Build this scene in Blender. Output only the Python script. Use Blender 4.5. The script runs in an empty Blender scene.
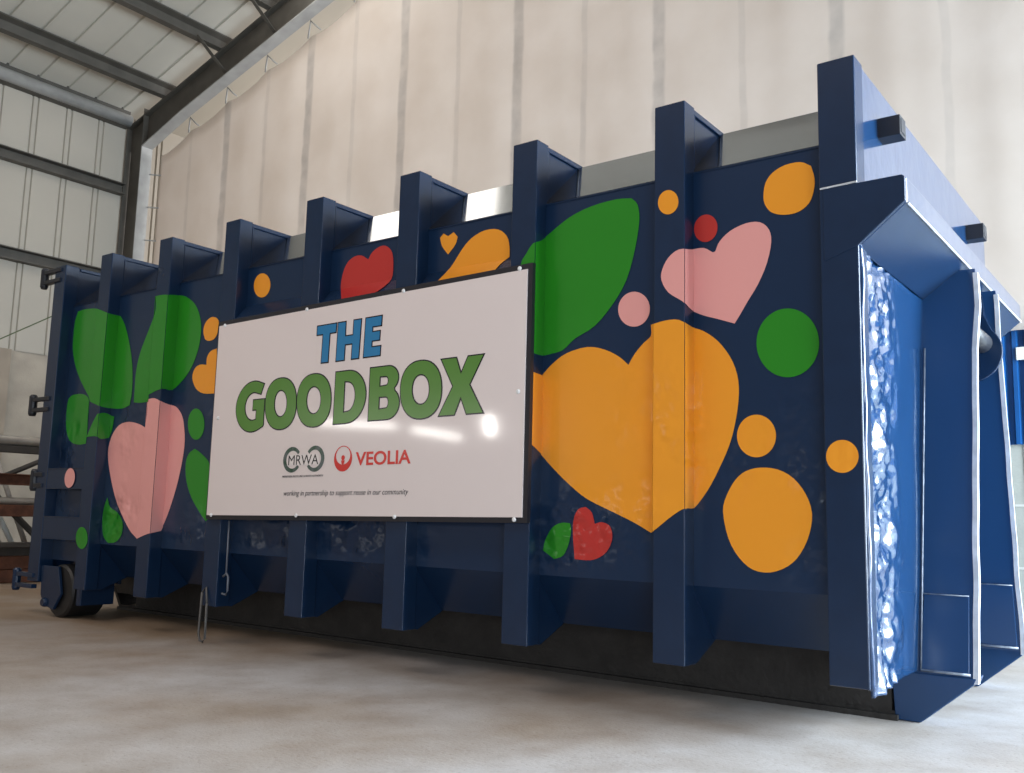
import bpy, bmesh, math, random
from mathutils import Vector, Matrix, noise
random.seed(7)
S = bpy.context.scene
COL = S.collection
PI = math.pi

# ------------------------------------------------------------------ camera
cam_d = bpy.data.cameras.new('camera'); cam = bpy.data.objects.new('camera', cam_d); COL.objects.link(cam)
cam.location = (6.4196, -3.524, 0.8031); cam.rotation_euler = (1.7070, -0.0246, 0.6410)
cam_d.sensor_width = 36.0; cam_d.sensor_fit = 'HORIZONTAL'; cam_d.lens = 939.8/1024*36.0
cam_d.shift_y = 0.0; cam_d.clip_end = 200
S.camera = cam

# ------------------------------------------------------------------ world, lights, exposure
W = bpy.data.worlds.new('hall_daylight'); S.world = W; W.use_nodes = True
bg = W.node_tree.nodes['Background']; bg.inputs[0].default_value = (1.0, 0.90, 0.82, 1); bg.inputs[1].default_value = 0.28
S.view_settings.view_transform = 'Standard'; S.view_settings.look = 'None'
S.view_settings.exposure = -0.24; S.view_settings.gamma = 1.0; S.view_settings.use_curve_mapping = False

def area(name, loc, target, sx, sy, power, color):
    L = bpy.data.lights.new(name, 'AREA'); L.shape = 'RECTANGLE'; L.size = sx; L.size_y = sy
    L.energy = power; L.color = color
    o = bpy.data.objects.new(name, L); COL.objects.link(o); o.location = loc
    o.rotation_euler = (Vector(target)-Vector(loc)).to_track_quat('-Z', 'Y').to_euler()
    return o
area('door_daylight', (11.0, 2.3, 2.2), (5.0, 1.6, 0.4), 5.6, 4.2, 2600, (0.76, 0.89, 1.0))
area('front_fill', (0.5, -5.0, 8.0), (1.5, -.5, 0.6), 10.0, 1.8, 345, (1.0, 0.87, 0.80))  # added overhead panel, a warm fill for the container front
area('low_right_fill', (10.5, -8.0, 1.3), (4.6, 0.0, 0.3), 5.0, 2.2, 420, (0.76, 0.88, 1.0))  # added low panel to brighten the frame plates and lower right front
area('rear_bay_daylight', (-1.5, 11.0, 6.0), (-2.0, 4.6, 4.8), 10.0, 5.0, 1050, (1.0, 0.965, 0.95))
area('slope_fill', (-2.7, 3.3, 8.3), (-2.7, 3.2, 0), 2.7, 1.9, 62, (1.0, 0.95, 0.89))  # added panel under the closed roof, to reflect in the upper slope strips
for a, b, p in (((-7.78, -9, 2.53), (-5.57, -9, 2.37), 20), ((-5.17, -9, 2.30), (-4.01, -9, 2.11), 12), ((-3.42, -9, 2.46), (-3.36, -9, 2.14), 11)):
    A, B = Vector(a), Vector(b); m = (A+B)/2
    t = area('lamp_tube', m, m+Vector((3, 9, -.3)), (B-A).length, 0.13, p, (1, .97, .92))
    x = (B-A).normalized(); z = -Vector((0.45, 0.9, -.03)); z = (z-x*z.dot(x)).normalized(); y = z.cross(x)
    t.rotation_euler = Matrix((x, y, z)).transposed().to_euler()

# ------------------------------------------------------------------ materials
def nodes(name):
    m = bpy.data.materials.new(name); m.use_nodes = True
    nt = m.node_tree; b = nt.nodes['Principled BSDF']
    return m, nt, b
def mk(name, col, rough=0.5, metal=0.0, spec=0.5, var=0.0, scale=6.0, col2=None, bump=0.0, bscale=40.0, coat=0.0):
    m, nt, b = nodes(name)
    b.inputs['Roughness'].default_value = rough; b.inputs['Metallic'].default_value = metal
    b.inputs['Specular IOR Level'].default_value = spec; b.inputs['Coat Weight'].default_value = coat
    b.inputs['Coat Roughness'].default_value = 0.08
    tc = nt.nodes.new('ShaderNodeTexCoord')
    if var > 0 or col2:
        n = nt.nodes.new('ShaderNodeTexNoise'); n.inputs['Scale'].default_value = scale; n.inputs['Detail'].default_value = 6
        nt.links.new(tc.outputs['Object'], n.inputs['Vector'])
        r = nt.nodes.new('ShaderNodeValToRGB')
        c2 = col2 or tuple(c*(1-var) for c in col)
        r.color_ramp.elements[0].position = .35; r.color_ramp.elements[1].position = .68
        r.color_ramp.elements[0].color = (*c2, 1); r.color_ramp.elements[1].color = (*col, 1)
        nt.links.new(n.outputs['Fac'], r.inputs['Fac']); nt.links.new(r.outputs['Color'], b.inputs['Base Color'])
    else:
        b.inputs['Base Color'].default_value = (*col, 1)
    if bump > 0:
        n2 = nt.nodes.new('ShaderNodeTexNoise'); n2.inputs['Scale'].default_value = bscale; n2.inputs['Detail'].default_value = 4
        nt.links.new(tc.outputs['Object'], n2.inputs['Vector'])
        bp = nt.nodes.new('ShaderNodeBump'); bp.inputs['Strength'].default_value = bump; bp.inputs['Distance'].default_value = .02
        nt.links.new(n2.outputs['Fac'], bp.inputs['Height']); nt.links.new(bp.outputs['Normal'], b.inputs['Normal'])
    return m
def dented(name, col, rough=0.25, spec=0.5, coat=0.0, strength=0.85):
    """gloss paint over hammered steel: dents gather in the lower half of the wall"""
    m, nt, b = nodes(name)
    b.inputs['Base Color'].default_value = (*col, 1); b.inputs['Roughness'].default_value = rough
    b.inputs['Specular IOR Level'].default_value = spec; b.inputs['Coat Weight'].default_value = coat; b.inputs['Coat Roughness'].default_value = .06
    tc = nt.nodes.new('ShaderNodeTexCoord')
    n = nt.nodes.new('ShaderNodeTexNoise'); n.inputs['Scale'].default_value = 5.5; n.inputs['Detail'].default_value = 2.5; n.inputs['Roughness'].default_value = .45
    nt.links.new(tc.outputs['Object'], n.inputs['Vector'])
    sp = nt.nodes.new('ShaderNodeSeparateXYZ'); nt.links.new(tc.outputs['Object'], sp.inputs[0])
    mr = nt.nodes.new('ShaderNodeMapRange'); mr.inputs[1].default_value = 1.7; mr.inputs[2].default_value = 0.8
    mr.inputs[3].default_value = 0.05; mr.inputs[4].default_value = 1.0
    nt.links.new(sp.outputs[2], mr.inputs[0])
    n3 = nt.nodes.new('ShaderNodeTexNoise'); n3.inputs['Scale'].default_value = 1.6; nt.links.new(tc.outputs['Object'], n3.inputs['Vector'])
    r3 = nt.nodes.new('ShaderNodeMapRange'); r3.inputs[1].default_value = .42; r3.inputs[2].default_value = .62; nt.links.new(n3.outputs['Fac'], r3.inputs[0])
    mu = nt.nodes.new('ShaderNodeMath'); mu.operation = 'MULTIPLY'; nt.links.new(mr.outputs[0], mu.inputs[0]); nt.links.new(r3.outputs[0], mu.inputs[1])
    fd = nt.nodes.new('ShaderNodeMapRange'); fd.inputs[1].default_value = .52; fd.inputs[2].default_value = .60; nt.links.new(sp.outputs[2], fd.inputs[0])
    mu3 = nt.nodes.new('ShaderNodeMath'); mu3.operation = 'MULTIPLY'; nt.links.new(mu.outputs[0], mu3.inputs[0]); nt.links.new(fd.outputs[0], mu3.inputs[1]); mu = mu3
    mu2 = nt.nodes.new('ShaderNodeMath'); mu2.operation = 'MULTIPLY'; mu2.inputs[1].default_value = strength; nt.links.new(mu.outputs[0], mu2.inputs[0])
    bp = nt.nodes.new('ShaderNodeBump'); bp.inputs['Distance'].default_value = .11
    nt.links.new(mu2.outputs[0], bp.inputs['Strength'])
    nt.links.new(n.outputs['Fac'], bp.inputs['Height']); nt.links.new(bp.outputs['Normal'], b.inputs['Normal'])
    return m

NAVY = (0.0072, 0.024, 0.064)
M_navy = dented('navy_paint', NAVY, rough=.26, spec=.4)
M_navy_flat = mk('navy_rib_paint', NAVY, rough=.26, spec=.45, var=.12, scale=9)
M_end = mk('navy_paint_daylit', (0.0072, 0.038, 0.110), rough=.20, spec=.5, bump=.25, bscale=9, coat=.9)  # same navy paint, with the stronger blue daylight on the end put into its colour
M_slope = mk('patchy_grey_navy', (0.045, 0.05, 0.058), rough=.16, spec=.6, coat=1.0, var=.7, scale=3.5)
M_edge = mk('edge_reflection_weld', (0.72, 0.76, 0.82), rough=.4, metal=.35, var=.25, scale=14)  # pale metal: bright reflection put into the frame edges; also used for weld seams
M_frame = mk('navy_frame_daylit', (0.011, 0.048, 0.135), rough=.24, spec=.5)  # lighter than the hull navy: daylight on the lift frame is put into the colour
M_green = dented('green_vinyl', (0.020, 0.235, 0.014), rough=.22, spec=.5)
M_orange = dented('orange_vinyl', (0.86, 0.33, 0.024), rough=.22, spec=.5)
M_pink = dented('pink_vinyl', (0.80, 0.36, 0.335), rough=.22, spec=.5)
M_red = dented('red_vinyl', (0.50, 0.036, 0.03), rough=.22, spec=.5)
M_black = mk('black_underframe', (0.035, 0.031, 0.028), rough=.6, var=.35, scale=12, bump=.2)
M_roller = mk('black_roller', (0.014, 0.014, 0.015), rough=.5, var=.4, scale=14)
M_blacksteel = mk('black_steel', (0.012, 0.014, 0.02), rough=.4)
M_weld = mk('worn_edge_steel', (0.34, 0.39, 0.47), rough=.4, metal=.5, var=.5, scale=30)
M_sign = mk('white_sign_board', (0.79, 0.705, 0.685), rough=.07, spec=.5)
M_signedge = mk('sign_edge', (0.012, 0.012, 0.018), rough=.4)
M_screw = mk('white_screw_cap', (0.8, 0.8, 0.8), rough=.35)
M_txt_blue = mk('blue_print', (0.025, 0.20, 0.42), rough=.2)
M_txt_green = mk('green_print', (0.095, 0.24, 0.040), rough=.2)
M_txt_black = mk('black_print', (0.012, 0.011, 0.016), rough=.2)
M_txt_red = mk('red_print', (0.62, 0.030, 0.022), rough=.2)
M_txt_dkgreen = mk('dark_green_print', (0.02, 0.07, 0.035), rough=.2, var=.4, col2=(.12, .14, .14), scale=25)
M_txt_white = mk('white_print', (0.80, 0.74, 0.72), rough=.2)
M_steel = mk('grey_painted_steel', (0.085, 0.078, 0.066), rough=.55, var=.25, scale=5)
M_flange = mk('pale_grey_steel', (0.36, 0.36, 0.35), rough=.45, var=.2, scale=5)
M_clad = mk('wall_cladding', (0.45, 0.415, 0.355), rough=.55, var=.06, scale=.8)
M_roof = mk('roof_sheet', (0.55, 0.525, 0.46), rough=.5, var=.08, scale=.7)
M_conc = mk('concrete_wall', (0.44, 0.385, 0.315), rough=.85, var=.25, scale=2.2, bump=.15)
M_block = mk('grey_block_wall', (0.36, 0.385, 0.36), rough=.8, var=.12, scale=5, bump=.1)
M_blue_sheet = mk('blue_corrugated_sheet', (0.010, 0.085, 0.28), rough=.3, var=.25, scale=3)
M_rust = mk('rusty_steel', (0.16, 0.062, 0.035), rough=.8, var=.5, scale=9, bump=.2)
M_galv = mk('galvanised_steel', (0.42, 0.40, 0.37), rough=.42, metal=.5, var=.3, scale=7)
M_dkpipe = mk('dark_steel', (0.06, 0.055, 0.05), rough=.6, var=.3)
M_tag = mk('pale_tag', (0.62, 0.66, 0.64), rough=.5)
M_wire = mk('green_wire', (0.07, 0.10, 0.04), rough=.6)

def floor_mat():
    m, nt, b = nodes('concrete_floor')
    tc = nt.nodes.new('ShaderNodeTexCoord')
    def noi(sc, det, rough=.55):
        n = nt.nodes.new('ShaderNodeTexNoise'); n.inputs['Scale'].default_value = sc; n.inputs['Detail'].default_value = det; n.inputs['Roughness'].default_value = rough
        nt.links.new(tc.outputs['Object'], n.inputs['Vector']); return n
    n1 = noi(.55, 6); r1 = nt.nodes.new('ShaderNodeValToRGB')
    r1.color_ramp.elements[0].position = .36; r1.color_ramp.elements[1].position = .66
    r1.color_ramp.elements[0].color = (.30, .23, .165, 1); r1.color_ramp.elements[1].color = (.47, .45, .44, 1)
    spx = nt.nodes.new('ShaderNodeSeparateXYZ'); nt.links.new(tc.outputs['Object'], spx.inputs[0])
    dx = nt.nodes.new('ShaderNodeMapRange'); dx.inputs[1].default_value = -1.5; dx.inputs[2].default_value = 5.5; dx.inputs[3].default_value = -.17; dx.inputs[4].default_value = .14
    nt.links.new(spx.outputs[0], dx.inputs[0])
    ad = nt.nodes.new('ShaderNodeMath'); ad.operation = 'ADD'; nt.links.new(n1.outputs['Fac'], ad.inputs[0]); nt.links.new(dx.outputs[0], ad.inputs[1])
    nt.links.new(ad.outputs[0], r1.inputs['Fac'])
    n2 = noi(3.2, 8, .65); r2 = nt.nodes.new('ShaderNodeValToRGB')
    r2.color_ramp.elements[0].position = .32; r2.color_ramp.elements[1].position = .6
    r2.color_ramp.elements[0].color = (.80, .76, .72, 1); r2.color_ramp.elements[1].color = (1, 1, 1, 1)
    nt.links.new(n2.outputs['Fac'], r2.inputs['Fac'])
    mx = nt.nodes.new('ShaderNodeMix'); mx.data_type = 'RGBA'; mx.blend_type = 'MULTIPLY'; mx.inputs[0].default_value = 1
    nt.links.new(r1.outputs['Color'], mx.inputs[6]); nt.links.new(r2.outputs['Color'], mx.inputs[7])
    n3 = noi(60, 3); r3 = nt.nodes.new('ShaderNodeValToRGB')
    r3.color_ramp.elements[0].position = .28; r3.color_ramp.elements[1].position = .42
    r3.color_ramp.elements[0].color = (.72, .68, .62, 1); r3.color_ramp.elements[1].color = (1, 1, 1, 1)
    nt.links.new(n3.outputs['Fac'], r3.inputs['Fac'])
    mx2 = nt.nodes.new('ShaderNodeMix'); mx2.data_type = 'RGBA'; mx2.blend_type = 'MULTIPLY'; mx2.inputs[0].default_value = .7
    nt.links.new(mx.outputs[2], mx2.inputs[6]); nt.links.new(r3.outputs['Color'], mx2.inputs[7])
    nt.links.new(mx2.outputs[2], b.inputs['Base Color'])
    rr = nt.nodes.new('ShaderNodeMapRange'); rr.inputs[3].default_value = .42; rr.inputs[4].default_value = .75
    nt.links.new(n2.outputs['Fac'], rr.inputs[0]); nt.links.new(rr.outputs[0], b.inputs['Roughness'])
    b.inputs['Specular IOR Level'].default_value = .35
    bp = nt.nodes.new('ShaderNodeBump'); bp.inputs['Strength'].default_value = .12; bp.inputs['Distance'].default_value = .01
    nt.links.new(n3.outputs['Fac'], bp.inputs['Height']); nt.links.new(bp.outputs['Normal'], b.inputs['Normal'])
    return m
M_floor = floor_mat()

def curtain_mat():
    m, nt, b = nodes('pale_fabric')
    tc = nt.nodes.new('ShaderNodeTexCoord'); sp = nt.nodes.new('ShaderNodeSeparateXYZ'); nt.links.new(tc.outputs['Object'], sp.inputs[0])
    n = nt.nodes.new('ShaderNodeTexNoise'); n.inputs['Scale'].default_value = 1.3; n.inputs['Detail'].default_value = 7; nt.links.new(tc.outputs['Object'], n.inputs['Vector'])
    # wobble of the sewn seams
    n2 = nt.nodes.new('ShaderNodeTexNoise'); n2.inputs['Scale'].default_value = 2.5; nt.links.new(tc.outputs['Object'], n2.inputs['Vector'])
    wob = nt.nodes.new('ShaderNodeMath'); wob.operation = 'MULTIPLY_ADD'; wob.inputs[1].default_value = .06
    nt.links.new(n2.outputs['Fac'], wob.inputs[0]); nt.links.new(sp.outputs[0], wob.inputs[2])
    def seam(period, off, half):
        a = nt.nodes.new('ShaderNodeMath'); a.operation = 'ADD'; a.inputs[1].default_value = off; nt.links.new(wob.outputs[0], a.inputs[0])
        w = nt.nodes.new('ShaderNodeMath'); w.operation = 'WRAP'; w.inputs[1].default_value = period/2; w.inputs[2].default_value = -period/2; nt.links.new(a.outputs[0], w.inputs[0])
        ab = nt.nodes.new('ShaderNodeMath'); ab.operation = 'ABSOLUTE'; nt.links.new(w.outputs[0], ab.inputs[0])
        r = nt.nodes.new('ShaderNodeMapRange'); r.inputs[1].default_value = half*.6; r.inputs[2].default_value = half; r.inputs[3].default_value = 1; r.inputs[4].default_value = 0
        nt.links.new(ab.outputs[0], r.inputs[0]); return r
    s1 = seam(1.84, 1.66-.03, .085); s2 = seam(1.84, .74-.03, .045)
    k1 = nt.nodes.new('ShaderNodeMath'); k1.operation = 'MULTIPLY_ADD'; k1.inputs[1].default_value = .45
    nt.links.new(s2.outputs[0], k1.inputs[0]); nt.links.new(s1.outputs[0], k1.inputs[2])
    n4 = nt.nodes.new('ShaderNodeTexNoise'); n4.inputs['Scale'].default_value = 5; n4.inputs['Detail'].default_value = 3; nt.links.new(tc.outputs['Object'], n4.inputs['Vector'])
    k2 = nt.nodes.new('ShaderNodeMath'); k2.operation = 'MULTIPLY'; nt.links.new(k1.outputs[0], k2.inputs[0]); nt.links.new(n4.outputs['Fac'], k2.inputs[1])
    k3 = nt.nodes.new('ShaderNodeMath'); k3.operation = 'MULTIPLY'; k3.inputs[1].default_value = .62; k3.use_clamp = True; nt.links.new(k2.outputs[0], k3.inputs[0])
    r = nt.nodes.new('ShaderNodeValToRGB'); r.color_ramp.elements[0].position = .3; r.color_ramp.elements[1].position = .7
    r.color_ramp.elements[0].color = (.70, .645, .59, 1); r.color_ramp.elements[1].color = (.77, .725, .68, 1)
    nt.links.new(n.outputs['Fac'], r.inputs['Fac'])
    mx = nt.nodes.new('ShaderNodeMix'); mx.data_type = 'RGBA'; nt.links.new(k3.outputs[0], mx.inputs[0])
    nt.links.new(r.outputs['Color'], mx.inputs[6]); mx.inputs[7].default_value = (.36, .345, .33, 1)
    nt.links.new(mx.outputs[2], b.inputs['Base Color']); b.inputs['Roughness'].default_value = .9; b.inputs['Specular IOR Level'].default_value = .1
    n5 = nt.nodes.new('ShaderNodeTexNoise'); n5.inputs['Scale'].default_value = 140; nt.links.new(tc.outputs['Object'], n5.inputs['Vector'])
    bp = nt.nodes.new('ShaderNodeBump'); bp.inputs['Strength'].default_value = .15; bp.inputs['Distance'].default_value = .01
    nt.links.new(n5.outputs['Fac'], bp.inputs['Height']); nt.links.new(bp.outputs['Normal'], b.inputs['Normal'])
    tr = nt.nodes.new('ShaderNodeBsdfTranslucent'); nt.links.new(mx.outputs[2], tr.inputs['Color'])
    ms = nt.nodes.new('ShaderNodeMixShader'); ms.inputs[0].default_value = .45
    nt.links.new(b.outputs[0], ms.inputs[1]); nt.links.new(tr.outputs[0], ms.inputs[2])
    nt.links.new(ms.outputs[0], nt.nodes['Material Output'].inputs['Surface'])
    return m
M_curtain = curtain_mat()

# ------------------------------------------------------------------ helpers
def obj(name, bm, mat, parent=None, smooth=False, bevel=0.0, seg=2):
    bmesh.ops.recalc_face_normals(bm, faces=bm.faces)
    me = bpy.data.meshes.new(name); bm.to_mesh(me); bm.free()
    o = bpy.data.objects.new(name, me); COL.objects.link(o)
    for m in (mat if isinstance(mat, (list, tuple)) else [mat]): me.materials.append(m)
    if smooth:
        for p in me.polygons: p.use_smooth = True
    if parent: o.parent = parent
    if bevel:
        b = o.modifiers.new('bevel', 'BEVEL'); b.width = bevel; b.segments = seg; b.limit_method = 'ANGLE'; b.angle_limit = math.radians(40)
    return o
def tag(o, label, cat, group=None):
    o['label'] = label; o['category'] = cat
    if group: o['group'] = group
    return o
def thing(name, label, cat, loc=(0, 0, 0), group=None):
    o = bpy.data.objects.new(name, None); COL.objects.link(o); o.location = loc; o.empty_display_size = .2
    return tag(o, label, cat, group)
def struct(o):
    o['kind'] = 'structure'; return o
def box(bm, x0, x1, y0, y1, z0, z1):
    v = [bm.verts.new(p) for p in ((x0,y0,z0),(x1,y0,z0),(x1,y1,z0),(x0,y1,z0),(x0,y0,z1),(x1,y0,z1),(x1,y1,z1),(x0,y1,z1))]
    for f in ((0,1,2,3),(4,5,6,7),(0,1,5,4),(1,2,6,5),(2,3,7,6),(3,0,4,7)): bm.faces.new([v[i] for i in f])
    return v
def prism(bm, pts, axis, a, b):
    """extrude a polygon: axis 0 -> pts are (y,z), 1 -> (x,z), 2 -> (x,y)"""
    def P(p, t): return {0: (t, p[0], p[1]), 1: (p[0], t, p[1]), 2: (p[0], p[1], t)}[axis]
    A = [bm.verts.new(P(p, a)) for p in pts]; B = [bm.verts.new(P(p, b)) for p in pts]
    bm.faces.new(A); bm.faces.new(B[::-1]); n = len(pts)
    for i in range(n): bm.faces.new([A[i], A[(i+1) % n], B[(i+1) % n], B[i]])
def tube(bm, path, r, n=10, closed=False):
    path = [Vector(p) for p in path]; rings = []; N = len(path)
    for i, p in enumerate(path):
        t = (path[(i+1) % N]-path[i-1]) if (closed or 0 < i < N-1) else (path[1]-path[0] if i == 0 else path[-1]-path[-2])
        t.normalize(); u = t.cross(Vector((0, 0, 1)) if abs(t.z) < .9 else Vector((1, 0, 0))).normalized(); w = t.cross(u)
        rings.append([bm.verts.new(p+(u*math.cos(2*PI*k/n)+w*math.sin(2*PI*k/n))*r) for k in range(n)])
    for i in range(N if closed else N-1):
        a, b = rings[i], rings[(i+1) % N]
        for k in range(n): bm.faces.new([a[k], a[(k+1) % n], b[(k+1) % n], b[k]])
    if not closed: bm.faces.new(rings[0][::-1]); bm.faces.new(rings[-1])
def lathe(bm, c, axis, prof, n=28):
    """prof: (offset along axis, radius)"""
    ax = Vector(axis).normalized(); u = ax.cross(Vector((0, 0, 1)) if abs(ax.z) < .9 else Vector((1, 0, 0))).normalized(); w = ax.cross(u); c = Vector(c)
    R = [[bm.verts.new(c+ax*t+(u*math.cos(2*PI*k/n)+w*math.sin(2*PI*k/n))*r) for k in range(n)] for t, r in prof]
    for a, b in zip(R, R[1:]):
        for k in range(n): bm.faces.new([a[k], a[(k+1) % n], b[(k+1) % n], b[k]])
    bm.faces.new(R[0][::-1]); bm.faces.new(R[-1])
def slab(bm, quad, thick, n):
    n = Vector(n).normalized()*thick
    A = [bm.verts.new(p) for p in quad]; B = [bm.verts.new(Vector(p)+n) for p in quad]
    bm.faces.new(A); bm.faces.new(B[::-1])
    for i in range(len(A)): bm.faces.new([A[i], A[(i+1) % len(A)], B[(i+1) % len(A)], B[i]])
new = bmesh.new

# ------------------------------------------------------------------ the hall
bm = new(); box(bm, -7.9, 22, -16, 12, -.25, 0); struct(obj('floor', bm, M_floor))
XL = -7.75
# left wall: concrete plinth below, profiled sheet above
bm = new(); box(bm, XL-.25, XL, -10, 9, 0, 3.04); struct(obj('wall_left', bm, M_conc))
bm = new(); box(bm, XL-.02, XL+.10, 2.55, 2.95, 0, 3.04); struct(obj('trim_1', bm, mk('concrete_pier', (.36, .30, .235), rough=.85, var=.2, scale=3)))
prof = []; y = -10.0
while y < 9:
    prof += [(y, 0), (y+.20, 0), (y+.21, -.03), (y+.225, -.03), (y+.235, 0), (y+.285, 0), (y+.295, -.03), (y+.31, -.03), (y+.32, 0)]
    y += .53
bm = new()
lo = [bm.verts.new((XL+.02+d, yy, 3.04)) for yy, d in prof]; hi = [bm.verts.new((XL+.02+d, yy, 7.35)) for yy, d in prof]
lo2 = [bm.verts.new((XL-.12, prof[0][0], 3.04)), bm.verts.new((XL-.12, prof[-1][0], 3.04))]; hi2 = [bm.verts.new((XL-.12, prof[0][0], 7.35)), bm.verts.new((XL-.12, prof[-1][0], 7.35))]
for i in range(len(lo)-1): bm.faces.new([lo[i], lo[i+1], hi[i+1], hi[i]])
bm.faces.new([lo2[0], lo2[1], hi2[1], hi2[0]]); bm.faces.new([lo[0], hi[0], hi2[0], lo2[0]]); bm.faces.new([lo[-1], hi[-1], hi2[1], lo2[1]])
struct(obj('wall_left_upper', bm, M_clad))
# girts along the left wall
for z, wd in ((5.92, 'upper girt'), (4.44, 'lower girt')):
    bm = new(); prism(bm, [(XL+.05, z-.09), (XL+.19, z-.09), (XL+.19, z-.075), (XL+.07, z-.075), (XL+.07, z+.075), (XL+.19, z+.075), (XL+.19, z+.09), (XL+.05, z+.09)], 1, -9, 4.46)
    tag(obj('wall_girt', bm, M_steel), ('upper' if z > 5 else 'lower')+' horizontal grey steel rail fixed across the corrugated left wall, '+('just below the roof eave' if z > 5 else 'level with the container top'), 'steel rail', 'rails across the left wall')
# roof: profiled sheet on a slope
SL = .276
def rt(x): return 7.13+SL*(x+7.19)
def roofz(x): return rt(x)+.235
prof = []; y = -9.0
while y < 9:
    prof += [(y, 0), (y+.40, 0), (y+.41, .03), (y+.44, .03), (y+.45, 0)]; y += .46
bm = new()
xa, xb = -8.3, 2.6
A = [bm.verts.new((xa, yy, roofz(xa)+d)) for yy, d in prof]; B = [bm.verts.new((xb, yy, roofz(xb)+d)) for yy, d in prof]
for i in range(len(A)-1): bm.faces.new([A[i], A[i+1], B[i+1], B[i]])
t = [bm.verts.new((xa, prof[0][0], roofz(xa)+.05)), bm.verts.new((xa, prof[-1][0], roofz(xa)+.05)), bm.verts.new((xb, prof[-1][0], roofz(xb)+.05)), bm.verts.new((xb, prof[0][0], roofz(xb)+.05))]
bm.faces.new(t); bm.faces.new([A[0], B[0], t[3], t[0]]); bm.faces.new([A[-1], B[-1], t[2], t[1]])
struct(obj('ceiling', bm, M_roof))
# purlins
pl = ['purlin nearest the eave', 'second purlin up from the eave', 'third purlin up from the eave', 'purlin highest up, cut by the top of the photo']
for i, x in enumerate((-6.68, -5.27, -4.15, -2.9)):
    z = roofz(x)-.03
    bm = new(); prism(bm, [(x-.05, z-.205), (x+.05, z-.19), (x+.05, z-.175), (x-.035, z-.19), (x-.035, z-.02), (x+.07, z+.01), (x+.07, z+.03), (x-.05, z)], 1, -8.5, 4.64)
    tag(obj('roof_purlin', bm, M_steel), 'grey steel roof '+pl[i], 'purlin', 'purlins under the roof sheets')
for x, wd in ((-6.55, 'lower'), (-5.10, 'middle'), (-3.75, 'upper')):
    pass
bm = new(); lathe(bm, (-7.58, -9, 7.08), (0, 1, 0), [(0, .095), (13.45, .095)], 16)
tag(obj('eave_tube', bm, M_flange, smooth=True), 'round grey eave tube running where the left wall meets the roof', 'pipe')
bm = new(); prism(bm, [(-7.75, 6.98), (-7.60, 6.98), (-7.60, 7.34), (-7.75, 7.34)], 1, -9, 4.46)
struct(obj('trim_2', bm, M_steel))
# portal frame
fr = thing('portal_frame', 'dark grey steel portal frame with column and sloping rafter at curtain end', 'steel frame', (-7.3, 4.45, 0))
def fobj(name, bm, mat, **k):
    o = obj(name, bm, mat, **k); o.parent = fr; o.matrix_parent_inverse = Matrix.Translation((7.3, -4.45, 0)); return o
YF = 4.555
bm = new(); box(bm, -7.68, -7.66, YF-.09, YF+.09, 0, 7.0); box(bm, -7.645, -7.215, YF-.006, YF+.006, 0, 6.60)
fobj('column', bm, M_steel)
bm = new(); box(bm, -7.215, -7.195, YF-.09, YF+.10, 0, 6.60); fobj('column_flange', bm, M_flange)
RD = .47
bm = new(); prism(bm, [(-7.66, rt(-7.66)), (-7.66, 6.60), (-7.20, 6.60), (-6.2, rt(-6.2)-RD), (2.6, rt(2.6)-RD), (2.6, rt(2.6))], 1, YF-.006, YF+.006)
prism(bm, [(-7.66, rt(-7.66)-.02), (2.6, rt(2.6)-.02), (2.6, rt(2.6)), (-7.66, rt(-7.66))], 1, YF-.09, YF+.09)
fobj('rafter', bm, M_steel)
bm = new(); prism(bm, [(-7.20, 6.575), (-6.2, rt(-6.2)-RD-.02), (2.6, rt(2.6)-RD-.02), (2.6, rt(2.6)-RD), (-6.2, rt(-6.2)-RD), (-7.20, 6.60)], 1, YF-.09, YF+.10)
fobj('rafter_flange', bm, M_flange)
for x in (-5.27, -4.15, -2.9):
    bm = new(); slab(bm, [(x+.05, YF-.02, rt(x)-.36), (x+.11, YF-.02, rt(x)-.36), (x+.09, 4.02, rt(x)+.03), (x+.03, 4.02, rt(x)+.03)], .012, (0, .4, 1))
    fobj('knee_brace', bm, M_steel)
bm = new(); box(bm, -7.215, -7.20, YF-.09, YF, 6.62, 7.22); fobj('stiffener_plate', bm, M_steel)

# back wall behind the right end: low blocks, blue sheet above
YW = 4.88
bm = new(); box(bm, -7.7, 16, YW, YW+.3, 0, 1.46); struct(obj('wall_back', bm, M_block))
bm = new()
for x in (4.2, 5.205, 6.2, 7.2): box(bm, x, x+.02, YW-.008, YW, 0, 1.46)
for z in (.48, .97): box(bm, 4.2, 9, YW-.008, YW, z, z+.018)
struct(obj('trim_3', bm, mk('pale_joint', (.5, .52, .5), rough=.8)))
sh = thing('blue_wall_sheet', 'blue corrugated steel sheet above the grey block wall behind the right end', 'metal sheet', (5.2, YW-.06, 1.46))
prof = []; x = 4.2
while x < 8.5:
    prof += [(x, 0), (x+.03, 0), (x+.042, -.04), (x+.072, -.04), (x+.084, 0)]; x += .092
bm = new()
pts = [(p, YW-.01+d) for p, d in prof]+[(prof[-1][0], YW+.02), (prof[0][0], YW+.02)]
prism(bm, pts, 2, 1.46, 2.46)
o = obj('corrugated_panel', bm, M_blue_sheet, sh); o.matrix_parent_inverse = Matrix.Translation((-5.2, -YW+.06, -1.46))
bm = new(); box(bm, 5.19, 5.42, YW-.075, YW-.058, 2.13, 2.235)
o = obj('name_tag', bm, M_tag, sh, bevel=.006); o.matrix_parent_inverse = Matrix.Translation((-5.2, -YW+.06, -1.46)); o['label'] = 'small pale tag'

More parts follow.
